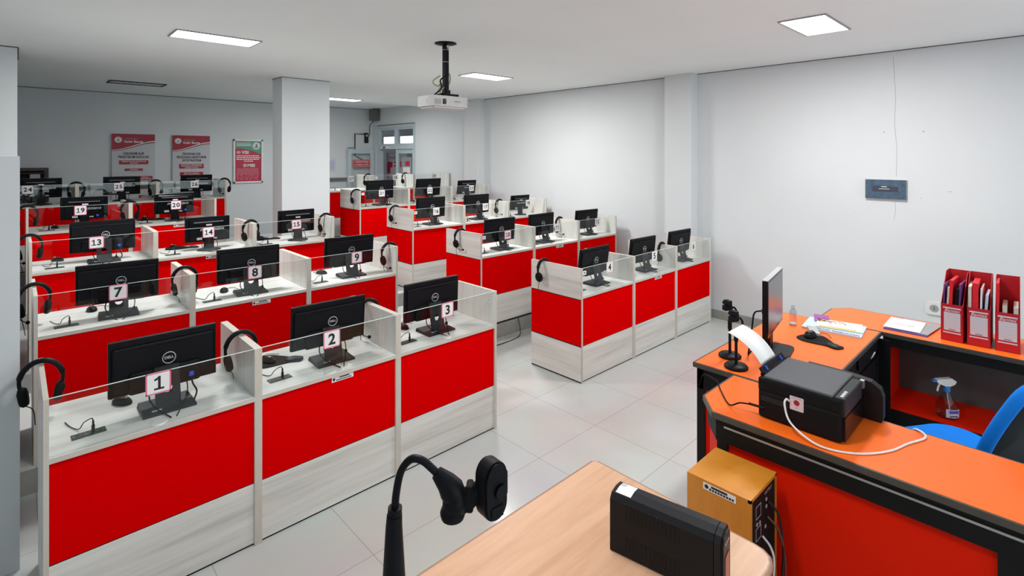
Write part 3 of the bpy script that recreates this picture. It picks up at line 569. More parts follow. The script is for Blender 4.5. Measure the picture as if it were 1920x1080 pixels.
# ---------------------------------------------------------------- headsets over the divider tops
def make_headset(mic, flip=1):
    r = empty('headset')
    b = MB(); pts = []; rs = []
    for i in range(25):
        t = math.radians(-112+224*i/24); pts.append((.078*math.sin(t), 0, -.073+.090*math.cos(t))); rs.append(.008 if i < 4 or i > 20 else .0125)
    b.tube(pts, rs, 8, 0, sq=1.35, u0=(0, 1, 0)); b.build('headband', BLACK, r)
    for s in (-1, 1):
        b = MB(); c = (s*.062, .0, -.140); M = T(*c) @ R('Y', s*math.radians(9)) @ R('Y', PI/2)
        b.lathe([(.012, -s*-.016), (.034, -s*-.016), (.040, -s*-.006), (.040, s*-.004), (.034, s*-.014), (.022, s*-.016)] if s > 0 else [(.012, -.016), (.034, -.016), (.040, -.006), (.040, .004), (.034, .014), (.022, .016)], (0, 0, 0), 20, 0, M=M, sx=1.15)
        b.build('ear_cup', BLACK_M, r)
        b = MB(); b.tube(smooth_path([(s*.074, 0, -.105), (s*.080, .0, -.125), (s*.076, 0, -.145)], 4), .007, 6); b.build('yoke', BLACK, r)
    if mic:
        b = MB(); q = smooth_path([(-.075, 0, -.15), (-.07, -.03, -.185), (-.05, -.07, -.20), (-.045, -.105, -.195)]); b.tube(q, .0028, 6); b.ell(q[-1], .011, .014, .011); b.build('microphone', BLACK_M, r)
    b = MB(); x = -.062; b.tube(smooth_path([(x, .0, -.178), (x+.03, .03, -.22), (x+.035, .05, -.30)] if not mic else [(x, 0, -.178), (x+.012, .005, -.24), (x+.02, .0, -.3)]), .0022, 5); b.build('cable', BLACK_M, r)
    return r
HP = {m: make_headset(m) for m in (True, False)}; hu = set()
def divname(rw, X):
    for n, (ox, oy, oz) in ORG.items():
        if abs(oz-STEP[rw]) < 1e-6:
            if abs(ox-X) < .05: return (f'the left end panel of booth {n}' if n in (1, 7, 13, 19, 4, 10, 16, 21, 24, 27) else f'the divider between booths {n-1} and {n}')
            if abs(ox+BW-X) < .05 and n in (3, 9, 15, 20, 6, 12, 18, 23, 26, 29): return f'the right end panel of booth {n}'
HEADS = [(0,0,.50,0,0),(0,BW,.285,0,4),(0,2*BW,.38,1,0),(0,GX,.46,0,0),(0,GX+2*BW,.18,0,0),(1,0,.31,1,0),(1,BW,.235,0,0),(1,3*BW,.13,1,0),(1,GX,.36,1,0),(1,GX+2*BW,.33,1,0),
 (2,0,.36,1,0),(2,2*BW,.125,0,0),(2,3*BW,.19,1,0),(2,GX,.42,1,0),(2,GX+2*BW,.20,1,0),(3,0,.12,0,0),(3,BW,.06,0,0),(3,GX,.12,0,0),(4,.47,.12,1,0),(4,1.29,.14,1,0),(4,2.11,.06,1,0),(4,GX+.155+BW,.22,1,0),(4,GX+.155+2*BW,.30,0,0),(4,GX+.155,.30,1,0)]
for i, (rw, X, y, mic, ry) in enumerate(HEADS):
    o = HP[bool(mic)] if bool(mic) not in hu else copy_tree(HP[bool(mic)]); hu.add(bool(mic))
    xc = X if (X > .01 and X < 2.4 and not abs(X-2.458) < .01) else X
    nm = divname(rw, X)
    xc = X+.009 if 'left end' in nm else (X-.009 if 'right end' in nm else X)
    o.location = (xc, ROWY[rw]+(.04 if X > 3 else 0)+y, STEP[rw]+1.0005); o.rotation_euler = (0, 0, math.radians((i*37) % 17-8+ry))
    tag(o, f'black {"microphone headset" if mic else "headset"} hung over {nm}', 'headset', 'headsets on the booth dividers')
# ---------------------------------------------------------------- mice and pads
def make_mouse():
    r = empty('computer_mouse')
    b = MB(); b.ell((0, 0, .004), .031, .054, .030, n=20, k=12, flat=.0); b.build('shell', BLACK, r)
    b = MB(); b.tube([(-.003, .028, .0305), (.003, .028, .0305)], .006, 10); b.build('wheel', GREYB, r)
    b = MB(); b.ell((0, -.012, .0315), .014, .022, .0035, n=14, k=6); b.build('top_plate', mat('mouse_sheen', (.05, .06, .065), .25), r)
    b = MB(); b.tube(smooth_path([(0, .05, .008), (.02, .09, .004), (.06, .10, .004), (.10, .04, .004)]), .0018, 5); b.build('cable', BLACK_M, r)
    return r
mp = make_mouse(); mu = False
PADS = {2: (.20, .42, -.5), 14: (.26, .50, -.4), 15: (.23, .50, -.4), 20: (.22, .50, -.4), 22: (.2, .45, -.4), 23: (.16, .42, -.5)}
def pad_mesh():
    b = MB(); out = smooth_path([(-.10, .0, 0), (-.085, .08, 0), (-.02, .105, 0), (.05, .075, 0), (.11, .045, 0), (.17, .04, 0), (.185, .0, 0), (.17, -.04, 0), (.11, -.04, 0), (.05, -.07, 0), (-.02, -.095, 0), (-.085, -.07, 0), (-.10, 0, 0)], 5)[:-1]
    b.prism([(p.x, p.y) for p in out], 0, .006, 'z'); return b
for n, (x, y, a) in PADS.items():
    ox, oy, oz = ORG[n]; r = empty('mouse_pad', (ox+x, oy+y, oz+.757), a, f'black foot-shaped mouse pad on the desk at the number {n} card', 'mouse pad', 'mouse pads on the booth desks')
    pad_mesh().build('pad', BLACK_M, r)
    b = MB(); b.ell((.13, 0, .005), .05, .038, .016, flat=.005); b.build('wrist_rest', DARK, r)
MICE = {1:(.304,.389),2:(.19,.42),3:(.285,.40),7:(.306,.446),8:(.296,.37),9:(.30,.45),13:(.19,.50),14:(.228,.50),15:(.22,.50),19:(.222,.30),20:(.20,.52),16:(.12,.34),17:(.12,.40),22:(.19,.45),23:(.15,.42)}
for n, (x, y) in MICE.items():
    o = copy_tree(mp) if mu else mp; mu = True
    ox, oy, oz = ORG[n]; o.location = (ox+x, oy+y, oz+.757+(.006 if n in PADS else 0)); o.rotation_euler = (0, 0, math.radians((n*53) % 70-20))
    tag(o, f'black computer mouse {"on the pad" if n in PADS else "lying on the desk"} at the number {n} card', 'mouse', 'mice on the booth desks')
# ---------------------------------------------------------------- cable on the step edge, chair behind booth 3
b = MB(); b.tube(smooth_path([(3.0, 1.36, .168), (3.75, 1.378, .166), (4.25, 1.378, .165), (4.9, 1.38, .165)]), .007, 6)
b.tube(smooth_path([(4.02, 1.372, .16), (4.0, 1.32, .06), (3.9, 1.25, .006), (3.6, 1.22, .006), (3.2, 1.25, .006)]), .004, 6); o = b.build('floor_cable', BLACK); tag(o, 'black cable along the step edge below booth 10 with a loop on the floor', 'cable')
ch = empty('task_chair', (2.43, .98, 0), math.radians(176), 'black chair behind booth 3, mostly hidden by its monitor', 'chair', 'chairs behind the booths')
def black_chair(ch):
    b = MB(); b.box(-.22, -.21, .42, .22, .21, .47, bev=.02); b.build('seat', MESHB, ch)
    b = MB(); b.prism([(p[0], p[1]+.575) for p in rrect(.42, .32, .14, 8)], .20, .235, 'y', smooth=False); b.build('backrest', MESHB, ch)
    b = MB(); b.box(-.03, .19, .40, .03, .21, .60); b.build('back_post', BLACK, ch)
    for s in (-1, 1):
        b = MB(); b.tube(smooth_path([(s*.24, .08, .45), (s*.27, .09, .64), (s*.27, .02, .665), (s*.27, -.16, .66)]), .014, 6); b.build('armrest', BLACK, ch)
    b = MB(); b.tube([(0, 0, .08), (0, 0, .43)], .028, 12); b.build('column', STEEL, ch)
    b = MB()
    for i in range(5): a = 2*PI*i/5; b.tube([(0, 0, .10), (.24*math.cos(a), .24*math.sin(a), .065)], .016, 6)
    b.build('star_base', BLACK, ch)
    for i in range(5): a = 2*PI*i/5; b = MB(); c = (.24*math.cos(a), .24*math.sin(a), .028); b.tube([(c[0]-.015, c[1], .028), (c[0]+.015, c[1], .028)], .028, 12); b.build('caster', BLACK, ch)
black_chair(ch)
# ---------------------------------------------------------------- orange desks in a U
ZT = .75
def top_slab(r, poly):
    b = MB(); b.prism(poly, ZT-.028, ZT-.001); t = b.build('desk_top', EDGEB, r)
    cx = sum(p[0] for p in poly)/len(poly); cy = sum(p[1] for p in poly)/len(poly)
    ins = []
    n = len(poly)
    for i in range(n):
        a, p, c = Vector(poly[i-1]), Vector(poly[i]), Vector(poly[(i+1) % n])
        e1, e2 = (p-a).normalized(), (c-p).normalized(); n1, n2 = Vector((-e1.y, e1.x)), Vector((-e2.y, e2.x))
        k = (n1+n2); k = k/k.length; k = k*(.010/max(.3, k.dot(n1))); ins.append((p.x+k.x, p.y+k.y))
    b = MB(); b.prism(ins, ZT-.002, ZT); b.build('laminate_surface', ORANGE, t)
# desk with the monitor
A = empty('front_desk', (0, 0, 0), 0, 'orange topped black framed desk carrying the upright monitor and magazines', 'desk', 'orange desks')
top_slab(A, [(2.862, -1.97), (4.315, -1.97), (4.315, -1.31), (2.862, -1.31)])
b = MB()
for y in (-1.95, -1.37):
    b.box(2.875, y, .60, 4.30, y+.04, ZT-.028)
for x in (2.875, 4.26): b.box(x, -1.95, .60, x+.04, -1.33, ZT-.028)
b.build('apron', FRAME, A)
for x in (2.875, 4.25):
    for y in (-1.38, -1.955): b = MB(); b.box(x, y, 0, x+.05, y+.05, .60); b.build('leg', FRAME, A)
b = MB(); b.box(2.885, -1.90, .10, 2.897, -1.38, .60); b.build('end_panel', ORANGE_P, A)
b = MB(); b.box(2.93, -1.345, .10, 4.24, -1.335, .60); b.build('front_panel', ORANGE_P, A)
b = MB(); b.box(3.72, -1.945, .08, 4.245, -1.42, .60); p = b.build('drawer_pedestal', FRAME, A)
for z0, z1 in ((.46, .59), (.30, .45), (.10, .29)):
    b = MB(); b.box(3.74, -1.957, z0, 4.225, -1.945, z1); b.build('drawer_front', BLACK, p)
b = MB(); b.box(3.74, -1.962, .64, 4.25, -1.95, .71); b.build('drawer', BLACK, A)
b = MB(); b.tube([(4.06+.026*math.cos(t), -1.972-.01*math.sin(t), .655+.022*math.sin(t)) for t in [2*PI*i/20 for i in range(20)]], .004, 6, closed=True); b.build('ring_handle', WHITEP, A)
# counter with the printer
B = empty('printer_counter', (0, 0, 0), 0, 'orange topped black framed counter with the black printer standing on it', 'desk', 'orange desks')
top_slab(B, [(2.355, -2.85), (2.855, -2.85), (2.855, -1.555), (2.492, -1.555), (2.355, -1.665)])
b = MB(); b.box(2.372, -2.84, .615, 2.40, -1.68, ZT-.028); b.box(2.370, -2.80, .685, 2.373, -1.72, .694, m=1)
b.box(2.40, -2.84, .64, 2.84, -2.81, ZT-.028); b.box(2.82, -2.84, .64, 2.845, -1.58, ZT-.028); b.box(2.52, -1.60, .615, 2.845, -1.575, ZT-.028)
b.add([(2.374, -1.68, .615), (2.50, -1.577, .615), (2.50, -1.577, ZT-.028), (2.374, -1.68, ZT-.028), (2.394, -1.70, .615), (2.52, -1.60, .615), (2.52, -1.60, ZT-.028), (2.394, -1.70, ZT-.028)], [(0,1,2,3),(7,6,5,4),(4,5,1,0),(3,2,6,7),(1,5,6,2),(4,0,3,7)])
b.build('apron', [FRAME, GROOVE], B)
for x, y in ((2.374, -1.735), (2.374, -2.84), (2.79, -1.63), (2.79, -2.84)):
    b = MB(); b.box(x, y, 0, x+.05, y+(.05 if y > -2 else .16), .64); b.build('leg', FRAME, B)
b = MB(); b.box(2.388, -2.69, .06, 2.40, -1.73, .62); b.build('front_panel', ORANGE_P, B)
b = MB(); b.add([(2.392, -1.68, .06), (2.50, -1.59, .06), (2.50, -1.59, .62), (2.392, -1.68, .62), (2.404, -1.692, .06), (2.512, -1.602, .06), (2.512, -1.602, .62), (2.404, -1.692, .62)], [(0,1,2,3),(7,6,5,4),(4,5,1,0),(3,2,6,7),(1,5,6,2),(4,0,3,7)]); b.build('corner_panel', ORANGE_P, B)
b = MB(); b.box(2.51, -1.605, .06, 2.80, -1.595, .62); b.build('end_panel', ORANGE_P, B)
# side counter with the open shelf
Wd = empty('shelf_counter', (0, 0, 0), 0, 'orange topped black counter with an open red shelf and file boxes on top', 'desk', 'orange desks')
top_slab(Wd, [(4.322, -2.95), (4.835, -2.95), (4.835, -1.665), (4.70, -1.555), (4.322, -1.555)])
b = MB(); b.box(4.335, -2.94, .655, 4.375, -1.975, ZT-.028); b.box(4.80, -2.94, .655, 4.825, -1.70, ZT-.028); b.box(4.335, -2.94, .06, 4.375, -1.975, .225); b.box(4.335, -2.0, .225, 4.375, -1.975, .655)
b.build('apron', FRAME, Wd)
for x, y in ((4.335, -2.94), (4.775, -2.94), (4.775, -1.75), (4.335, -1.62), (4.304, -2.02)): b = MB(); b.box(x, y, 0, x+(.05 if x > 4.31 else .028), y+(.05 if x > 4.31 else .085), .70); b.build('leg', FRAME, Wd)
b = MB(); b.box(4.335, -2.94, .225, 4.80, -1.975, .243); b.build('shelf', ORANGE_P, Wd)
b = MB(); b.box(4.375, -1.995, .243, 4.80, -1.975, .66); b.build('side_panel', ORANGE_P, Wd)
b = MB(); b.box(4.755, -2.94, .243, 4.775, -1.995, .70); b.build('back_panel', GREYP, Wd)
# spray bottle on the shelf
sb = empty('spray_bottle', (4.43, -2.31, .2435), math.radians(-44), 'clear spray bottle with a white and blue trigger head on the red shelf', 'spray bottle'); sb.scale = (1.25,)*3
b = MB(); b.lathe([(.042, 0), (.049, .006), (.050, .035), (.047, .06), (.036, .088), (.020, .118), (.013, .135)], n=28); b.build('bottle', CLEARP, sb)
b = MB(); b.add([(.0508*math.cos(t), .0508*math.sin(t), z) for z in (.012, .056) for t in [math.radians(-132+96*i/16) for i in range(17)]], [(i, i+1, 18+i, 17+i) for i in range(16)], 0, True); b.text('oggo', .022, T(-.004, -.0513, .022) @ FRONT, 2, .02); b.box(-.025, -.0514, .036, .02, -.0500, .052, m=1); b.build('bottle_label', [mat('label_lilac', (.55, .52, .66), .5), mat('label_blue', (.06, .08, .4), .5), INK], sb)
b = MB(); b.lathe([(.016, .134), (.017, .16), (.013, .164)], n=20); b.build('collar', mat('trigger_blue', (.01, .17, .52), .4), sb)
hd = MB(); hd.prism([(-.06, .19), (-.055, .20), (.02, .205), (.045, .188), (.035, .172), (.012, .163), (-.012, .163), (-.05, .178)], -.012, .012, 'y'); hd.tube(smooth_path([(-.035, 0, .178), (-.046, 0, .155), (-.050, 0, .135)]), .005, 6); h_ = hd.build('trigger_head', WHITEP, sb)
b = MB(); b.tube([(-.058, 0, .189), (-.078, 0, .191)], .009, 12); b.build('nozzle', mat('trigger_blue', (.01, .17, .52), .4), h_)
b = MB(); b.tube([(.0, 0, .135), (.008, 0, .08), (.02, 0, .012)], .003, 6); b.build('dip_tube', WHITEP, sb)
# file boxes
rf = random.Random(5)
FB = [(-2.279, 'leftmost red magazine file box on the counter, holding black folders and papers', 0), (-2.412, 'middle red magazine file box on the counter, holding a red folder and papers', 1), (-2.548, 'rightmost red magazine file box on the counter, holding two small punched folders', 2)]
for y0, lab, kind in FB:
    f = empty('file_box', (4.435, y0, ZT+.0005), math.radians(-90+(-3, 1, 2)[kind]), lab, 'file box', 'red file boxes')
    w, d, h, hf = .115, .265, .44, .245; t = .003       # local: x across, y depth
    b = MB(); b.box(0, 0, 0, w, d, t); b.box(0, 0, 0, w, t, hf); b.box(0, d-t, 0, w, d, h)
    for x in (0, w-t): b.prism([(0, 0), (d, 0), (d, h), (d*.62, h), (0, hf)], x, x+t, 'x')
    b.build('box', FILER, f)
    b = MB(); b.box(.016, -.001, .07, w-.014, 0, .19); b.box(.012, -.001, .215, w-.012, 0, .224); b.box(.012, -.001, .052, w-.012, 0, .060); b.text('Bantex', .028, T(w/2, -.0012, .203) @ FRONT, 0, .015, shear=.3)
    for i in range(6): b.box(.02, -.0015, .095+i*.016, w-.02, -.001, .0957+i*.016, m=1)
    b.box(.042, -.0016, .073, .076, -.001, .082, m=1); b.build('box_label', [mat('file_label', (.66, .64, .68), .6), GREYLINE], f)
    def folder(name, x, th, hh, m, tilt, label, cat='folder', dd=.21):
        b = MB(); b.box(0, 0, 0, th, dd, hh); 
        o = b.build(name, m, None, (0, 0, 0)); o.matrix_world = Matrix.Translation(f.location) @ R('Z', f.rotation_euler.z) @ T(x, .008, .004) @ R('Y', tilt)
        tag(o, label, cat, 'folders in the red file boxes')
    if kind == 0:
        for q in (('folder', .006, .006, .37, PURPLE, .02, 'thin purple folder at the left inside the leftmost file box'), ('booklet', .017, .010, .35, CREAM, .05, 'cream booklet inside the leftmost file box'), ('folder', .033, .018, .40, FILEI, .03, 'bright red folder inside the leftmost file box'), ('folder', .058, .022, .345, BLACK, .05, 'black folder with white sheets inside the leftmost file box'), ('folder', .086, .008, .38, PURPLE, .02, 'purple folder at the right inside the leftmost file box')): folder(*q)
    elif kind == 1:
        for q in (('booklet', .006, .016, .375, CREAM, .0, 'grey cream booklet inside the middle file box'), ('folder', .026, .030, .40, FILEI, .0, 'thick bright red folder inside the middle file box'), ('booklet', .059, .009, .37, WHITE, .02, 'white booklet inside the middle file box'), ('folder', .074, .014, .335, PALEBLUE, .05, 'pale blue paper bundle inside the middle file box')): folder(*q)
    else:
        for q in (('folder', .006, .012, .42, FILEI, .0, 'bright red folder inside the rightmost file box'), ('ring_binder', .034, .022, .28, CREAM, .0, 'small brown cream punched binder inside the rightmost file box'), ('ring_binder', .085, .022, .28, CREAM, .0, 'small cream binder at the right inside the rightmost file box')): folder(*q)
# papers and magazines
def sheet_stack(name, pts, z, th, m, label, cat, group=None, extra=None):
    b = MB(); b.prism(pts, z, z+th, m=0)
    if extra: extra(b, z+th)
    return tag(b.build(name, m), label, cat, group)
def quad(cx, cy, w, h, a):
    return [(cx+x*math.cos(a)-y*math.sin(a), cy+x*math.sin(a)+y*math.cos(a)) for x, y in ((-w/2, -h/2), (w/2, -h/2), (w/2, h/2), (-w/2, h/2))]
def tr(cx, cy, a, z): return T(cx, cy, z) @ R('Z', a)
a0 = math.radians(-92)
sheet_stack('document_folder', quad(4.585, -2.085, .25, .36, a0+.05), ZT, .008, mat('violet_cover', (.09, .07, .32), .4), 'violet plastic folder under the papers on the side counter', 'folder')
sheet_stack('document_folder', quad(4.60, -2.12, .22, .33, a0-.08), ZT+.0085, .003, mat('silver_cover', (.30, .31, .33), .3), 'grey plastic folder between the violet folder and the white papers', 'folder')
def lines(b, z):
    M = tr(4.575, -2.06, a0+.06, z+.0004)
    b.text('SURAT TUGAS', .018, M @ T(0, .02, 0), 1, .012)
    for i in range(3): b.box(-.06, -.01-i*.018, -.0001, .06, -.004-i*.018, .0001, 1, M=M)
sheet_stack('paper_stack', quad(4.575, -2.06, .21, .297, a0+.06), ZT+.012, .004, [WHITE, GREYLINE], 'stack of white printed papers on the side counter beside the file boxes', 'papers', None, lines)
am = math.radians(-84)
def mag1(b, z):
    M = tr(4.17, -1.715, am, z+.0004)
    b.box(-.16, .08, -.0001, .16, .14, .0001, 1, M=M); b.box(-.16, -.14, -.0001, -.06, .08, .0001, 2, M=M); b.box(-.05, -.135, -.0001, .15, -.10, .0001, 3, M=M)
sheet_stack('magazine', quad(4.17, -1.715, .36, .29, am), ZT, .012, [PALEBLUE, PURPLE, GREYLINE, WHITE], 'pale blue magazine with KESEHATAN on its spine at the bottom of the pile', 'magazine', 'magazines on the orange desk')
b = MB(); M = tr(4.17, -1.715, am, 0)
b.text('TEKNIK KESEHATAN', .034, T(4.052, -1.76, ZT+.0125) @ R('Z', am), 0, .03, fit=.27); o = b.build('cover_lettering', INK); 
mg = [q for q in COL.objects if q.name == 'magazine'][0]; o.parent = mg
def mag2(b, z):
    M = tr(4.20, -1.74, am+.12, z+.0004)
    for i, m in enumerate((1, 2, 3, 1)): b.tube([M @ Vector((-.10+i*.03+.05*math.cos(t), .02+.06*math.sin(t), 0)) for t in [PI*k/10 for k in range(11)]], .004, 4, m)
    b.box(-.12, -.10, -.0001, .10, -.07, .0001, 2, M=M)
sheet_stack('magazine', quad(4.20, -1.74, .28, .21, am+.12), ZT+.0135, .006, [mat('ivory_cover', (.66, .645, .58), .4), mat('print_pink', (.55, .25, .35), .5), mat('print_gold', (.6, .42, .12), .5), PALEBLUE], 'ivory magazine with looping coloured lines on top of the pile', 'magazine', 'magazines on the orange desk', mag2)
sheet_stack('magazine', quad(4.30, -1.60, .10, .17, am+.2), ZT+.0135, .006, [mat('violet_pink_cover', (.28, .05, .30), .35)], 'violet and pink booklet at the back of the magazine pile', 'magazine', 'magazines on the orange desk')
sheet_stack('packet', quad(3.955, -1.645, .055, .17, am+.35+PI/2-PI/2), ZT, .022, [mat('foil_grey', (.42, .41, .40), .4, noise=.15)], 'small silvery grey packet in front of the magazines', 'packet')
bt = empty('hand_sanitizer', (4.03, -1.488, ZT), 0, 'small clear upright bottle on the orange desk behind the monitor', 'bottle')
b = MB(); b.lathe([(.022, 0), (.025, .004), (.025, .095), (.020, .11), (.012, .118)], n=24); b.build('bottle', CLEARP, bt)
b = MB(); b.lathe([(.013, .118), (.013, .14), (.011, .142)], n=20); b.build('cap', CLEARP, bt)
b = MB(); b.lathe([(.0232, .002), (.0232, .016)], n=24); b.build('liquid', mat('pale_liquid', (.7, .62, .6), .3), bt)
b = MB(); b.text('PURE', .02, T(0, 0, 0) @ R('Z', -.7) @ T(0, -.0258, .06) @ FRONT @ R('Z', PI/2), 0, .02); b.build('print', mat('red_print', (.6, .2, .2), .5), bt)
mo = copy_tree(mp); mo.location = (3.835, -1.66, ZT+.007); mo.rotation_euler = (0, 0, math.radians(-90)); mo.scale = (1.15, 1.15, 1.15); tag(mo, 'black computer mouse on the foot-shaped pad on the orange desk', 'mouse', 'mice on the orange desk')
pd = empty('mouse_pad', (3.80, -1.70, ZT), math.radians(-112), 'black foot-shaped mouse pad on the orange desk', 'mouse pad', 'mouse pads on the orange desk')
pad_mesh().build('pad', BLACK_M, pd); b = MB(); b.ell((.13, 0, .005), .05, .036, .015, flat=.005); b.build('wrist_rest', DARK, pd)
# teacher's monitor
tm = empty('desktop_monitor', (3.41, -1.575, ZT), math.radians(9.5), 'slim upright monitor facing the blue chair on the orange desk', 'monitor')
b = MB(); b.box(-.242, -.012, .135, .242, .02, .485, bev=.004); hs = b.build('housing', GLOSSB, tm)
b = MB(); b.box(-.228, -.0135, .165, .228, -.012, .472); b.build('screen', mat('screen_glass', (.10, .10, .105), .22, spec=.7, noise=.1, nscale=3), hs)
b = MB(); b.box(-.242, -.0125, .4852, .242, .0205, .4862); b.build('top_rim', GREYB, hs)
b = MB(); b.box(-.05, .012, .0, .05, .05, .30, bev=.004); b.build('neck', BLACK, tm)
b = MB(); b.prism(rrect(.25, .17, .05, 8), .0005, .012, 'z', M=T(0, -.02, 0)); b.build('base', DARK, tm)
b = MB(); b.box(-.11, .02, .25, -.085, .05, .28, bev=.004); b.tube(smooth_path([(-.10, .05, .265), (-.16, .08, .26), (-.20, .085, .18), (-.205, .10, .05), (-.18, .11, .004), (-.10, .11, .004)]), .005, 6, 1); b.build('video_plug', [BLUEP, BLACK_M], tm)
# two phone stands
def gooseneck(name, x, y, label, rz, tall):
    s = empty(name, (x, y, ZT), math.radians(rz), label, 'phone stand', 'phone stands on the orange desk')
    b = MB(); b.lathe([(.062, 0), (.066, .004), (.066, .012), (.058, .020), (.012, .024)], n=32); b.build('base', BLACK, s)
    b = MB(); b.tube([(0, 0, .02), (0, 0, tall)], .0085, 12); b.tube([(0, 0, tall-.05), (0, 0, tall+.005)], .0125, 12); b.build('pole', BLACK, s)
    b = MB(); b.tube(smooth_path([(0, 0, tall), (.022, 0, tall+.012), (.045, 0, tall+.03), (.05, 0, tall+.055), (.035, 0, tall+.078), (.012, 0, tall+.085)]), .0062, 8); b.build('gooseneck', BLACK, s)
    b = MB(); z = tall+.08; b.ell((.0, 0, z), .018, .018, .018); b.box(-.045, -.018, z-.012, .005, .018, z+.02, bev=.005); b.box(-.03, -.022, z+.018, .0, .022, z+.05, bev=.004); b.tube([(-.02, -.03, z+.03), (-.02, .03, z+.03)], .012, 10); b.build('clamp', BLACK, s)
gooseneck('phone_stand', 2.962, -1.527, 'black round-based phone stand on the orange desk, nearer the printer', -20, .205)
gooseneck('phone_stand', 3.10, -1.43, 'black round-based phone stand on the orange desk, nearer the students', -25, .22)
# printer
P = empty('printer', (2.468, -2.185, ZT), 0, 'black ink tank printer with a sheet in its rear feed on the orange counter', 'printer')
b = MB(); pw, pd_, ph = .345, .345, .20
b.box(0, 0, .004, pw, pd_, .135, bev=.012); b.box(0, .0, .128, pw, pd_, ph-.012, bev=.008); b.box(.02, .02, 0, .06, .06, .01); b.box(.29, .28, 0, .33, .32, .01); b.box(.02, .28, 0, .06, .32, .01)
b.box(-.0008, .10, .118, .001, pd_-.004, .1195, m=1); b.box(-.001, .21, .085, .004, .33, .108, m=1); bd = b.build('body', [BLACK_M, DARK], P)
b = MB(); b.box(.006, .032, ph-.014, pw-.01, pd_-.022, ph, bev=.006); b.build('scanner_lid', mat('printer_lid', (.068, .071, .082), .55, spec=.3, noise=.18, nscale=400), P)
b = MB(); b.box(.01, -.012, .115, .29, .03, ph-.004, bev=.005)
for i in range(4): b.box(.03+i*.02, .0, ph-.0042, .044+i*.02, .012, ph-.0032, m=1)
b.build('control_panel', [DARK, GREYB], P)
b = MB(); b.box(.015, -.012, .012, .33, .01, .112); b.build('output_slot', GLOSSB, P)
b = MB(); b.box(.30, -.016, .155, .322, .0, .19, m=0); b.build('front_tab', STEEL, P)
b = MB(); pr_ = smooth_path([(.0, -.035), (.0, .13), (.02, .175), (.07, .19), (.26, .19), (.26, .002), (.03, .002), (.0, .01)], 4)
out = [(-.075, .0), (-.082, .02), (-.082, .12), (-.07, .155), (-.035, .178), (.05, .186), (.24, .186), (.24, .0)]
b.prism(out, pw+.002, pw+.045, 'x'); b.build('ink_tank', [mat('tank_black', (.011, .011, .012), .45, spec=.22, noise=.15)], P)
b = MB(); Mf = T(0, pd_-.012, ph-.006) @ R('X', math.radians(-32)); b.box(.03, -.004, 0, pw-.03, .004, .032, bev=.002, M=Mf); b.box(.03, -.012, -.006, pw-.03, .012, .008, bev=.003, M=Mf); b.build('paper_support', BLACK, P)
b = MB()
for x in (.075, .262): b.box(x, -.012, .004, x+.010, .006, .026, bev=.002, M=Mf)
b.build('paper_guide', BLUEP, P)
b = MB(); q = 12; v = []
for i in range(q+1):
    t = i/q; yy = pd_-.008+.02+.12*t+.05*t*t; zz = ph+.01+.20*t-.075*t*t
    v += [(.085, yy, zz), (.265, yy, zz)]
b.add(v, [(2*i, 2*i+1, 2*i+3, 2*i+2) for i in range(q)], 0, True); sh = b.build('paper_sheet', WHITE, None, (2.468, -2.185, ZT)); tag(sh, 'white curved sheet of paper standing in the printer rear feed', 'paper')
sol = sh.modifiers.new('thick', 'SOLIDIFY'); sol.thickness = .0008
b = MB(); M = T(-.001, .175, .118) @ FACE_L; b.prism(rrect(.058, .062, .004), 0, .0008, 'z', 0, M=M); b.disc((0, .004, .001), .0125, 1, 20, M=M); b.disc((0, -.018, .001), .004, 2, 10, M=M); b.box(-.022, .022, .0008, .022, .025, .001, 2, M=M); b.build('sticker', [mat('sticker_pink', (.66, .52, .54), .6), mat('seal_red', (.32, .01, .02), .5), GREYLINE], P)
b = MB(); b.tube(smooth_path([(2.462, -1.98, .872), (2.452, -1.972, .882), (2.435, -1.97, .86), (2.415, -2.0, .80), (2.385, -2.09, .765), (2.39, -2.17, .756), (2.45, -2.265, .755), (2.56, -2.34, .755), (2.68, -2.38, .755), (2.775, -2.42, .756), (2.815, -2.42, .758), (2.845, -2.395, .757), (2.868, -2.37, .74), (2.872, -2.36, .66)]), .0045, 8); o = b.build('usb_cable', WHITEP); tag(o, 'white cable curling from the printer side across the orange counter', 'cable')
b = MB(); b.tube(smooth_path([(2.466, -1.87, .80), (2.46, -1.82, .80), (2.46, -1.76, .79), (2.475, -1.70, .756), (2.60, -1.60, .756), (2.70, -1.54, .745), (2.78, -1.49, .72), (2.85, -1.385, .70), (2.862, -1.35, .62)]), .0038, 6); b.tube([(2.468, -1.87, .80), (2.462, -1.80, .80)], .006, 8); o = b.build('power_cable', BLACK); tag(o, 'black cable from the printer draped across the gap to the orange desk', 'cable')
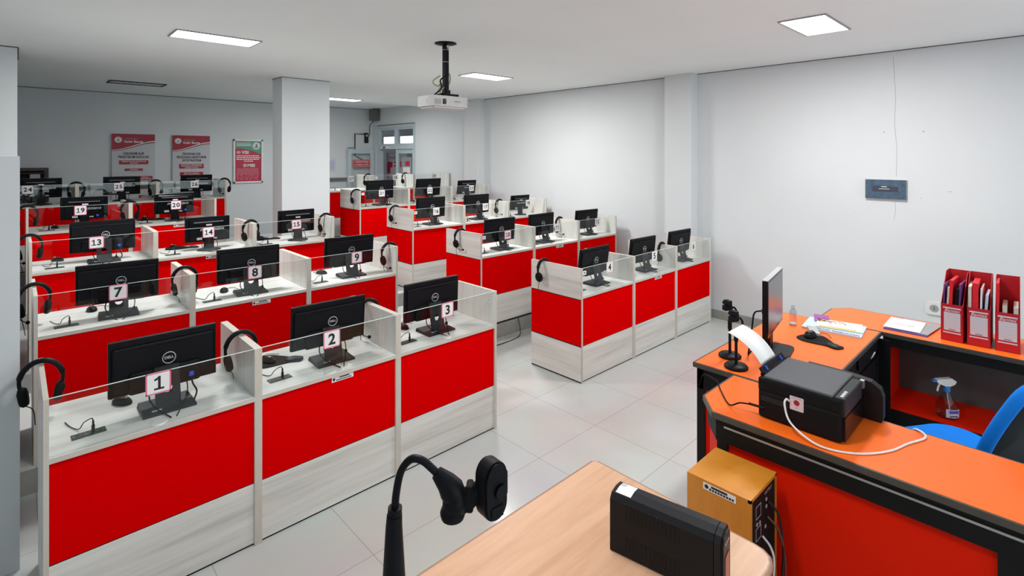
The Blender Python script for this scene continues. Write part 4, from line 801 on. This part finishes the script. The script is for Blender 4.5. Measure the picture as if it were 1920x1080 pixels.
# blue chair
C = empty('office_chair', (3.45, -2.47, 0), math.radians(180-32), 'bright blue office chair with a black mesh back between the orange desks', 'chair')
b = MB(); b.prism([(p[0], p[1]) for p in rrect(.46, .46, .14, 8)], .425, .475, 'z', smooth=False); b.ell((0, 0, .455), .20, .20, .035); b.build('seat', BLUEF, C)
def bk(u, v): return (u, .215+.22*(v-.0)+.10*u*u, .50+.50*v)      # u across, v up
ring = [(-.17, .0), (-.215, .18), (-.235, .45), (-.225, .75), (-.18, .95), (0, 1.0), (.18, .95), (.225, .75), (.235, .45), (.215, .18), (.17, 0), (0, -.03)]
rp = smooth_path([(u, v, 0) for u, v in ring+[ring[0]]], 4)[:-1]
b = MB(); b.tube([bk(p.x, p.y) for p in rp], .026, 10, closed=True); b.build('back_rim', BLUEF, C)
b = MB(); c0 = [bk(p.x*.95, .5+(p.y-.5)*.95) for p in rp]; n = len(c0); m0 = bk(0, .5); b.add(c0+[m0], [(i, (i+1) % n, n) for i in range(n)], 0, True); mo_ = b.build('back_mesh', MESHB, C); s_ = mo_.modifiers.new('thick', 'SOLIDIFY'); s_.thickness = .012
b = MB(); b.box(-.035, .17, .40, .035, .26, .52, bev=.01); b.build('back_bracket', BLACK, C)
b = MB(); b.tube([(0, 0, .08), (0, 0, .425)], .03, 12); b.build('column', STEEL, C)
b = MB()
for i in range(5): a = 2*PI*i/5; b.tube([(0, 0, .10), (.25*math.cos(a), .25*math.sin(a), .065)], .018, 6)
b.build('star_base', BLACK, C)
for i in range(5): a = 2*PI*i/5; b = MB(); b.tube([(.25*math.cos(a)-.015, .25*math.sin(a), .028), (.25*math.cos(a)+.015, .25*math.sin(a), .028)], .028, 12); b.build('caster', BLACK, C)
# wooden speaker box
S = empty('wooden_box', (2.055, -1.972, 0), 0, 'orange brown wooden loudspeaker box with a black rear standing before the orange counter', 'speaker box')
b = MB(); bw, bd2, bh = .278, .274, .60
b.box(0, .012, 0, bw, bd2, bh-.0005); b.box(0, 0, 0, .014, .012, bh-.0005); b.box(bw-.014, 0, 0, bw, .012, bh-.0005); b.box(0, 0, bh-.014, bw, .012, bh); b.build('cabinet', TEAK, S)
b = MB(); b.box(.014, .004, .004, bw-.014, .012, bh-.014)
for x, z in ((.06, .49), (.06, .40)):
    for q in ((x, z, x+.05, z+.003), (x, z+.05, x+.05, z+.053), (x, z, x+.003, z+.05), (x+.05, z, x+.053, z+.053)): b.box(q[0], .003, q[1], q[2], .0042, q[3], m=1)
for x, z in ((.07, .47), (.10, .465), (.17, .53), (.17, .50), (.16, .42)): b.tube([(x, .0045, z), (x, .002, z)], .008, 10, 1)
b.text('OUTPUT', .02, T(.19, .003, .56) @ FRONT, 1); b.build('rear_panel', [BLACK_M, GREYB], S)
for pts, m in (([(.12, .0, .40), (.13, -.03, .36), (.15, -.035, .28), (.155, -.02, .12), (.16, -.02, .01)], WHITEP), ([(.18, 0, .52), (.22, -.03, .45), (.24, -.04, .30), (.25, -.03, .15), (.25, -.03, .01)], DARK), ([(.17, 0, .46), (.20, -.035, .40), (.26, -.04, .25), (.27, -.04, .01)], mat('brown_cable', (.10, .05, .03), .5))):
    b = MB(); b.tube(smooth_path(pts), .005, 6); b.build('cable', m, S)
b = MB(); M = T(-.0006, .185, .575) @ FACE_L; b.box(-.015, -.015, 0, .125, .014, .0006, 0, M=M); b.box(.02, .001, .0006, .09, .010, .001, 1, M=M); b.disc((.0, 0, .001), .009, 1, 12, M=M)
for i in range(9): b.box(.012+i*.012, -.011, .0006, .021+i*.012, -.002, .001, 1, M=M)
b.build('asset_label', [WHITE, INK], S)
# ---------------------------------------------------------------- foreground desk, power supply, webcam
D = empty('beech_desk', (0, 0, 0), 0, 'pale beech desk in the foreground with the black power supply on it', 'desk')
b = MB(); poly = [(.12, -2.22), (1.545, -2.22), (1.575, -2.216), (1.60, -2.203), (1.615, -2.18), (1.62, -2.15), (1.622, -1.535), (1.61, -1.524), (.12, -1.524)]
b.prism(poly, ZT-.026, ZT); b.build('desk_top', BEECH, D)
b = MB(); b.tube([(.12, -1.522, ZT-.013), (1.612, -1.522, ZT-.013), (1.6235, -1.535, ZT-.013), (1.6215, -2.15, ZT-.013), (1.617, -2.18, ZT-.013), (1.602, -2.204, ZT-.013), (1.576, -2.217, ZT-.013), (1.545, -2.2215, ZT-.013), (.12, -2.2215, ZT-.013)], .0132, 8); b.build('edge_band', mat('desk_edge_brown', (.34, .19, .12), .4, noise=.08), D)
for x in (.16, 1.54):
    b = MB(); b.box(x, -2.17, 0, x+.03, -1.58, ZT-.026); b.build('side_panel', BEECH, D)
b = MB(); b.box(.19, -1.64, .30, 1.54, -1.62, ZT-.026); b.build('modesty_panel', BEECH, D)
U = empty('power_supply', (1.268, -1.852, ZT), math.radians(-80), 'black uninterruptible power supply box with vent slots on the beech desk', 'power supply')
b = MB(); L_, Wu, Hu = .335, .088, .182       # local: x along the body (towards the front), y across
prof = [(0, .004), (.004, 0), (Wu-.004, 0), (Wu, .004), (Wu, Hu-.02), (Wu-.012, Hu-.004), (Wu/2, Hu), (.012, Hu-.004), (0, Hu-.02)]
b.prism([(y, z) for y, z in prof], 0, L_-.022, 'x')
for i in range(14): x = .05+i*.0125; b.box(x, -.0015, .115, x+.005, .004, Hu-.018, m=1); b.box(x, -.0015, .022, x+.005, .004, .062, m=1); b.box(x, Wu-.004, .115, x+.005, Wu+.0015, Hu-.018, m=1)
b.build('case', [mat('ups_case', (.009, .0095, .012), .45, spec=.22, noise=.2, nscale=300), mat('ups_slot', (.003, .003, .003), .8)], U)
b = MB(); b.prism([(y*1.0, z) for y, z in prof], L_-.020, L_-.003, 'x'); b.prism([(Wu/2+(y-Wu/2)*.8, Hu/2+(z-Hu/2)*.9) for y, z in prof], L_-.003, L_+.004, 'x'); fr = b.build('front_cover', mat('ups_front', (.011, .0115, .014), .35, spec=.25, noise=.15), U)
b = MB(); b.box(L_-.001, Wu/2-.02, .03, L_+.0055, Wu/2+.02, .115); b.build('red_window', mat('ups_red', (.28, .0, .01), .2), fr)
b = MB(); 
for i in range(3): b.box(L_+.0, Wu/2-.018+i*.014, .145, L_+.0052, Wu/2-.010+i*.014, .152)
b.build('indicator', GREYB, fr)
b = MB(); b.add([(.012, .016, Hu-.0026), (.062, .016, Hu-.0026), (.062, Wu/2, Hu+.0008), (.012, Wu/2, Hu+.0008), (.012, Wu-.016, Hu-.0026), (.062, Wu-.016, Hu-.0026)], [(0, 1, 2, 3), (3, 2, 5, 4)]); b.box(.014, .052, Hu-.0005, .03, .066, Hu+.0006, m=1); b.build('asset_label', [WHITE, GREYB], U)
# tablet corner at the frame edge
tb = empty('small_black_box', (.585, -1.735, ZT), math.radians(12), 'small black box at the bottom edge, on the beech desk', 'box')
b = MB(); b.box(0, -.12, .0, .20, 0, .03, bev=.006); b.build('body', BLACK, tb)
# webcam on a tall gooseneck stand
G = empty('webcam_stand', (.363, -2.078, ZT), 0, 'black gooseneck stand rising in the foreground, holding the webcam', 'stand')
FW = Vector((math.sin(.7628), math.cos(.7628), 0)); RT = Vector((FW.y, -FW.x, 0)); P0 = Vector((.3625, -2.0755, 0))
def gp(dx, z, dd=0): p = P0+RT*dx+FW*dd-Vector((.363, -2.078, ZT)); p.z = z-ZT; return p
zt = 1.404
b = MB(); b.lathe([(.085, 0), (.09, .005), (.09, .015), (.075, .026), (.02, .03)], n=36); b.build('base', BLACK, G)
b = MB(); b.tube([gp(0, ZT+.02), gp(0, 1.15), gp(0, 1.30), gp(0, 1.385), gp(.001, zt)], [.021, .021, .0185, .0135, .0125], 16); b.tube([gp(.001, zt-.004), gp(.002, zt+.012)], .0115, 14); b.build('handle', BLACK, G)
b = MB(); nk = smooth_path([gp(.001, zt), gp(.004, 1.44), gp(.012, 1.475), gp(.028, 1.494), gp(.046, 1.492), gp(.062, 1.479), gp(.076, 1.465)], 8); b.tube(nk, .0062, 10); b.build('gooseneck', BLACK, G)
b = MB(); b.tube([gp(.070, 1.472), gp(.085, 1.457), gp(.094, 1.445), gp(.102, 1.43)], [.0105, .0165, .0205, .0185], 16); b.ell(gp(.1, 1.424), .021, .021, .023); b.tube([gp(.1, 1.435), gp(.096, 1.42), gp(.096, 1.408), gp(.096, 1.399)], [.0185, .016, .021, .0185], 16); b.build('ball_joint', BLACK, G)
b = MB(); b.tube([gp(.106, 1.418), gp(.12, 1.430), gp(.142, 1.448)], [.012, .014, .010], 12, sq=1.3); b.box(-.006, -.012, -.022, .006, .012, .022, bev=.004, M=T(*gp(.124, 1.434)) @ R('Z', -.76)); b.build('clamp_arm', BLACK_M, G)
wc = empty('webcam', P0+RT*.158+FW*.0+Vector((0, 0, 1.448)), math.radians(-43.7+40), 'rounded black webcam clipped on the gooseneck stand in the foreground', 'webcam')
b = MB(); pill = [(.023*math.cos(a), .026*math.sin(a)+(.021 if i < 13 else -.021)) for i, a in enumerate([PI*k/12 for k in range(13)]+[PI+PI*k/12 for k in range(13)])]
b.prism([(x*.88, z*.94) for x, z in pill], -.017, -.013, 'y', smooth=True); b.prism(pill, -.013, .010, 'y', smooth=True); b.prism([(x*.88, z*.94) for x, z in pill], .010, .015, 'y', smooth=True); b.build('shell', BLACK, wc)
b = MB(); b.tube([(.006, -.0165, 0), (.006, -.022, 0)], .0115, 20); b.build('lens', GLOSSB, wc)
b = MB(); b.box(-.012, -.019, -.040, .012, -.016, -.022, bev=.001); b.box(.019, -.010, -.018, .029, .006, .022, bev=.003); b.build('bracket', BLACK_M, wc)
# tidy: nothing at top level without a label
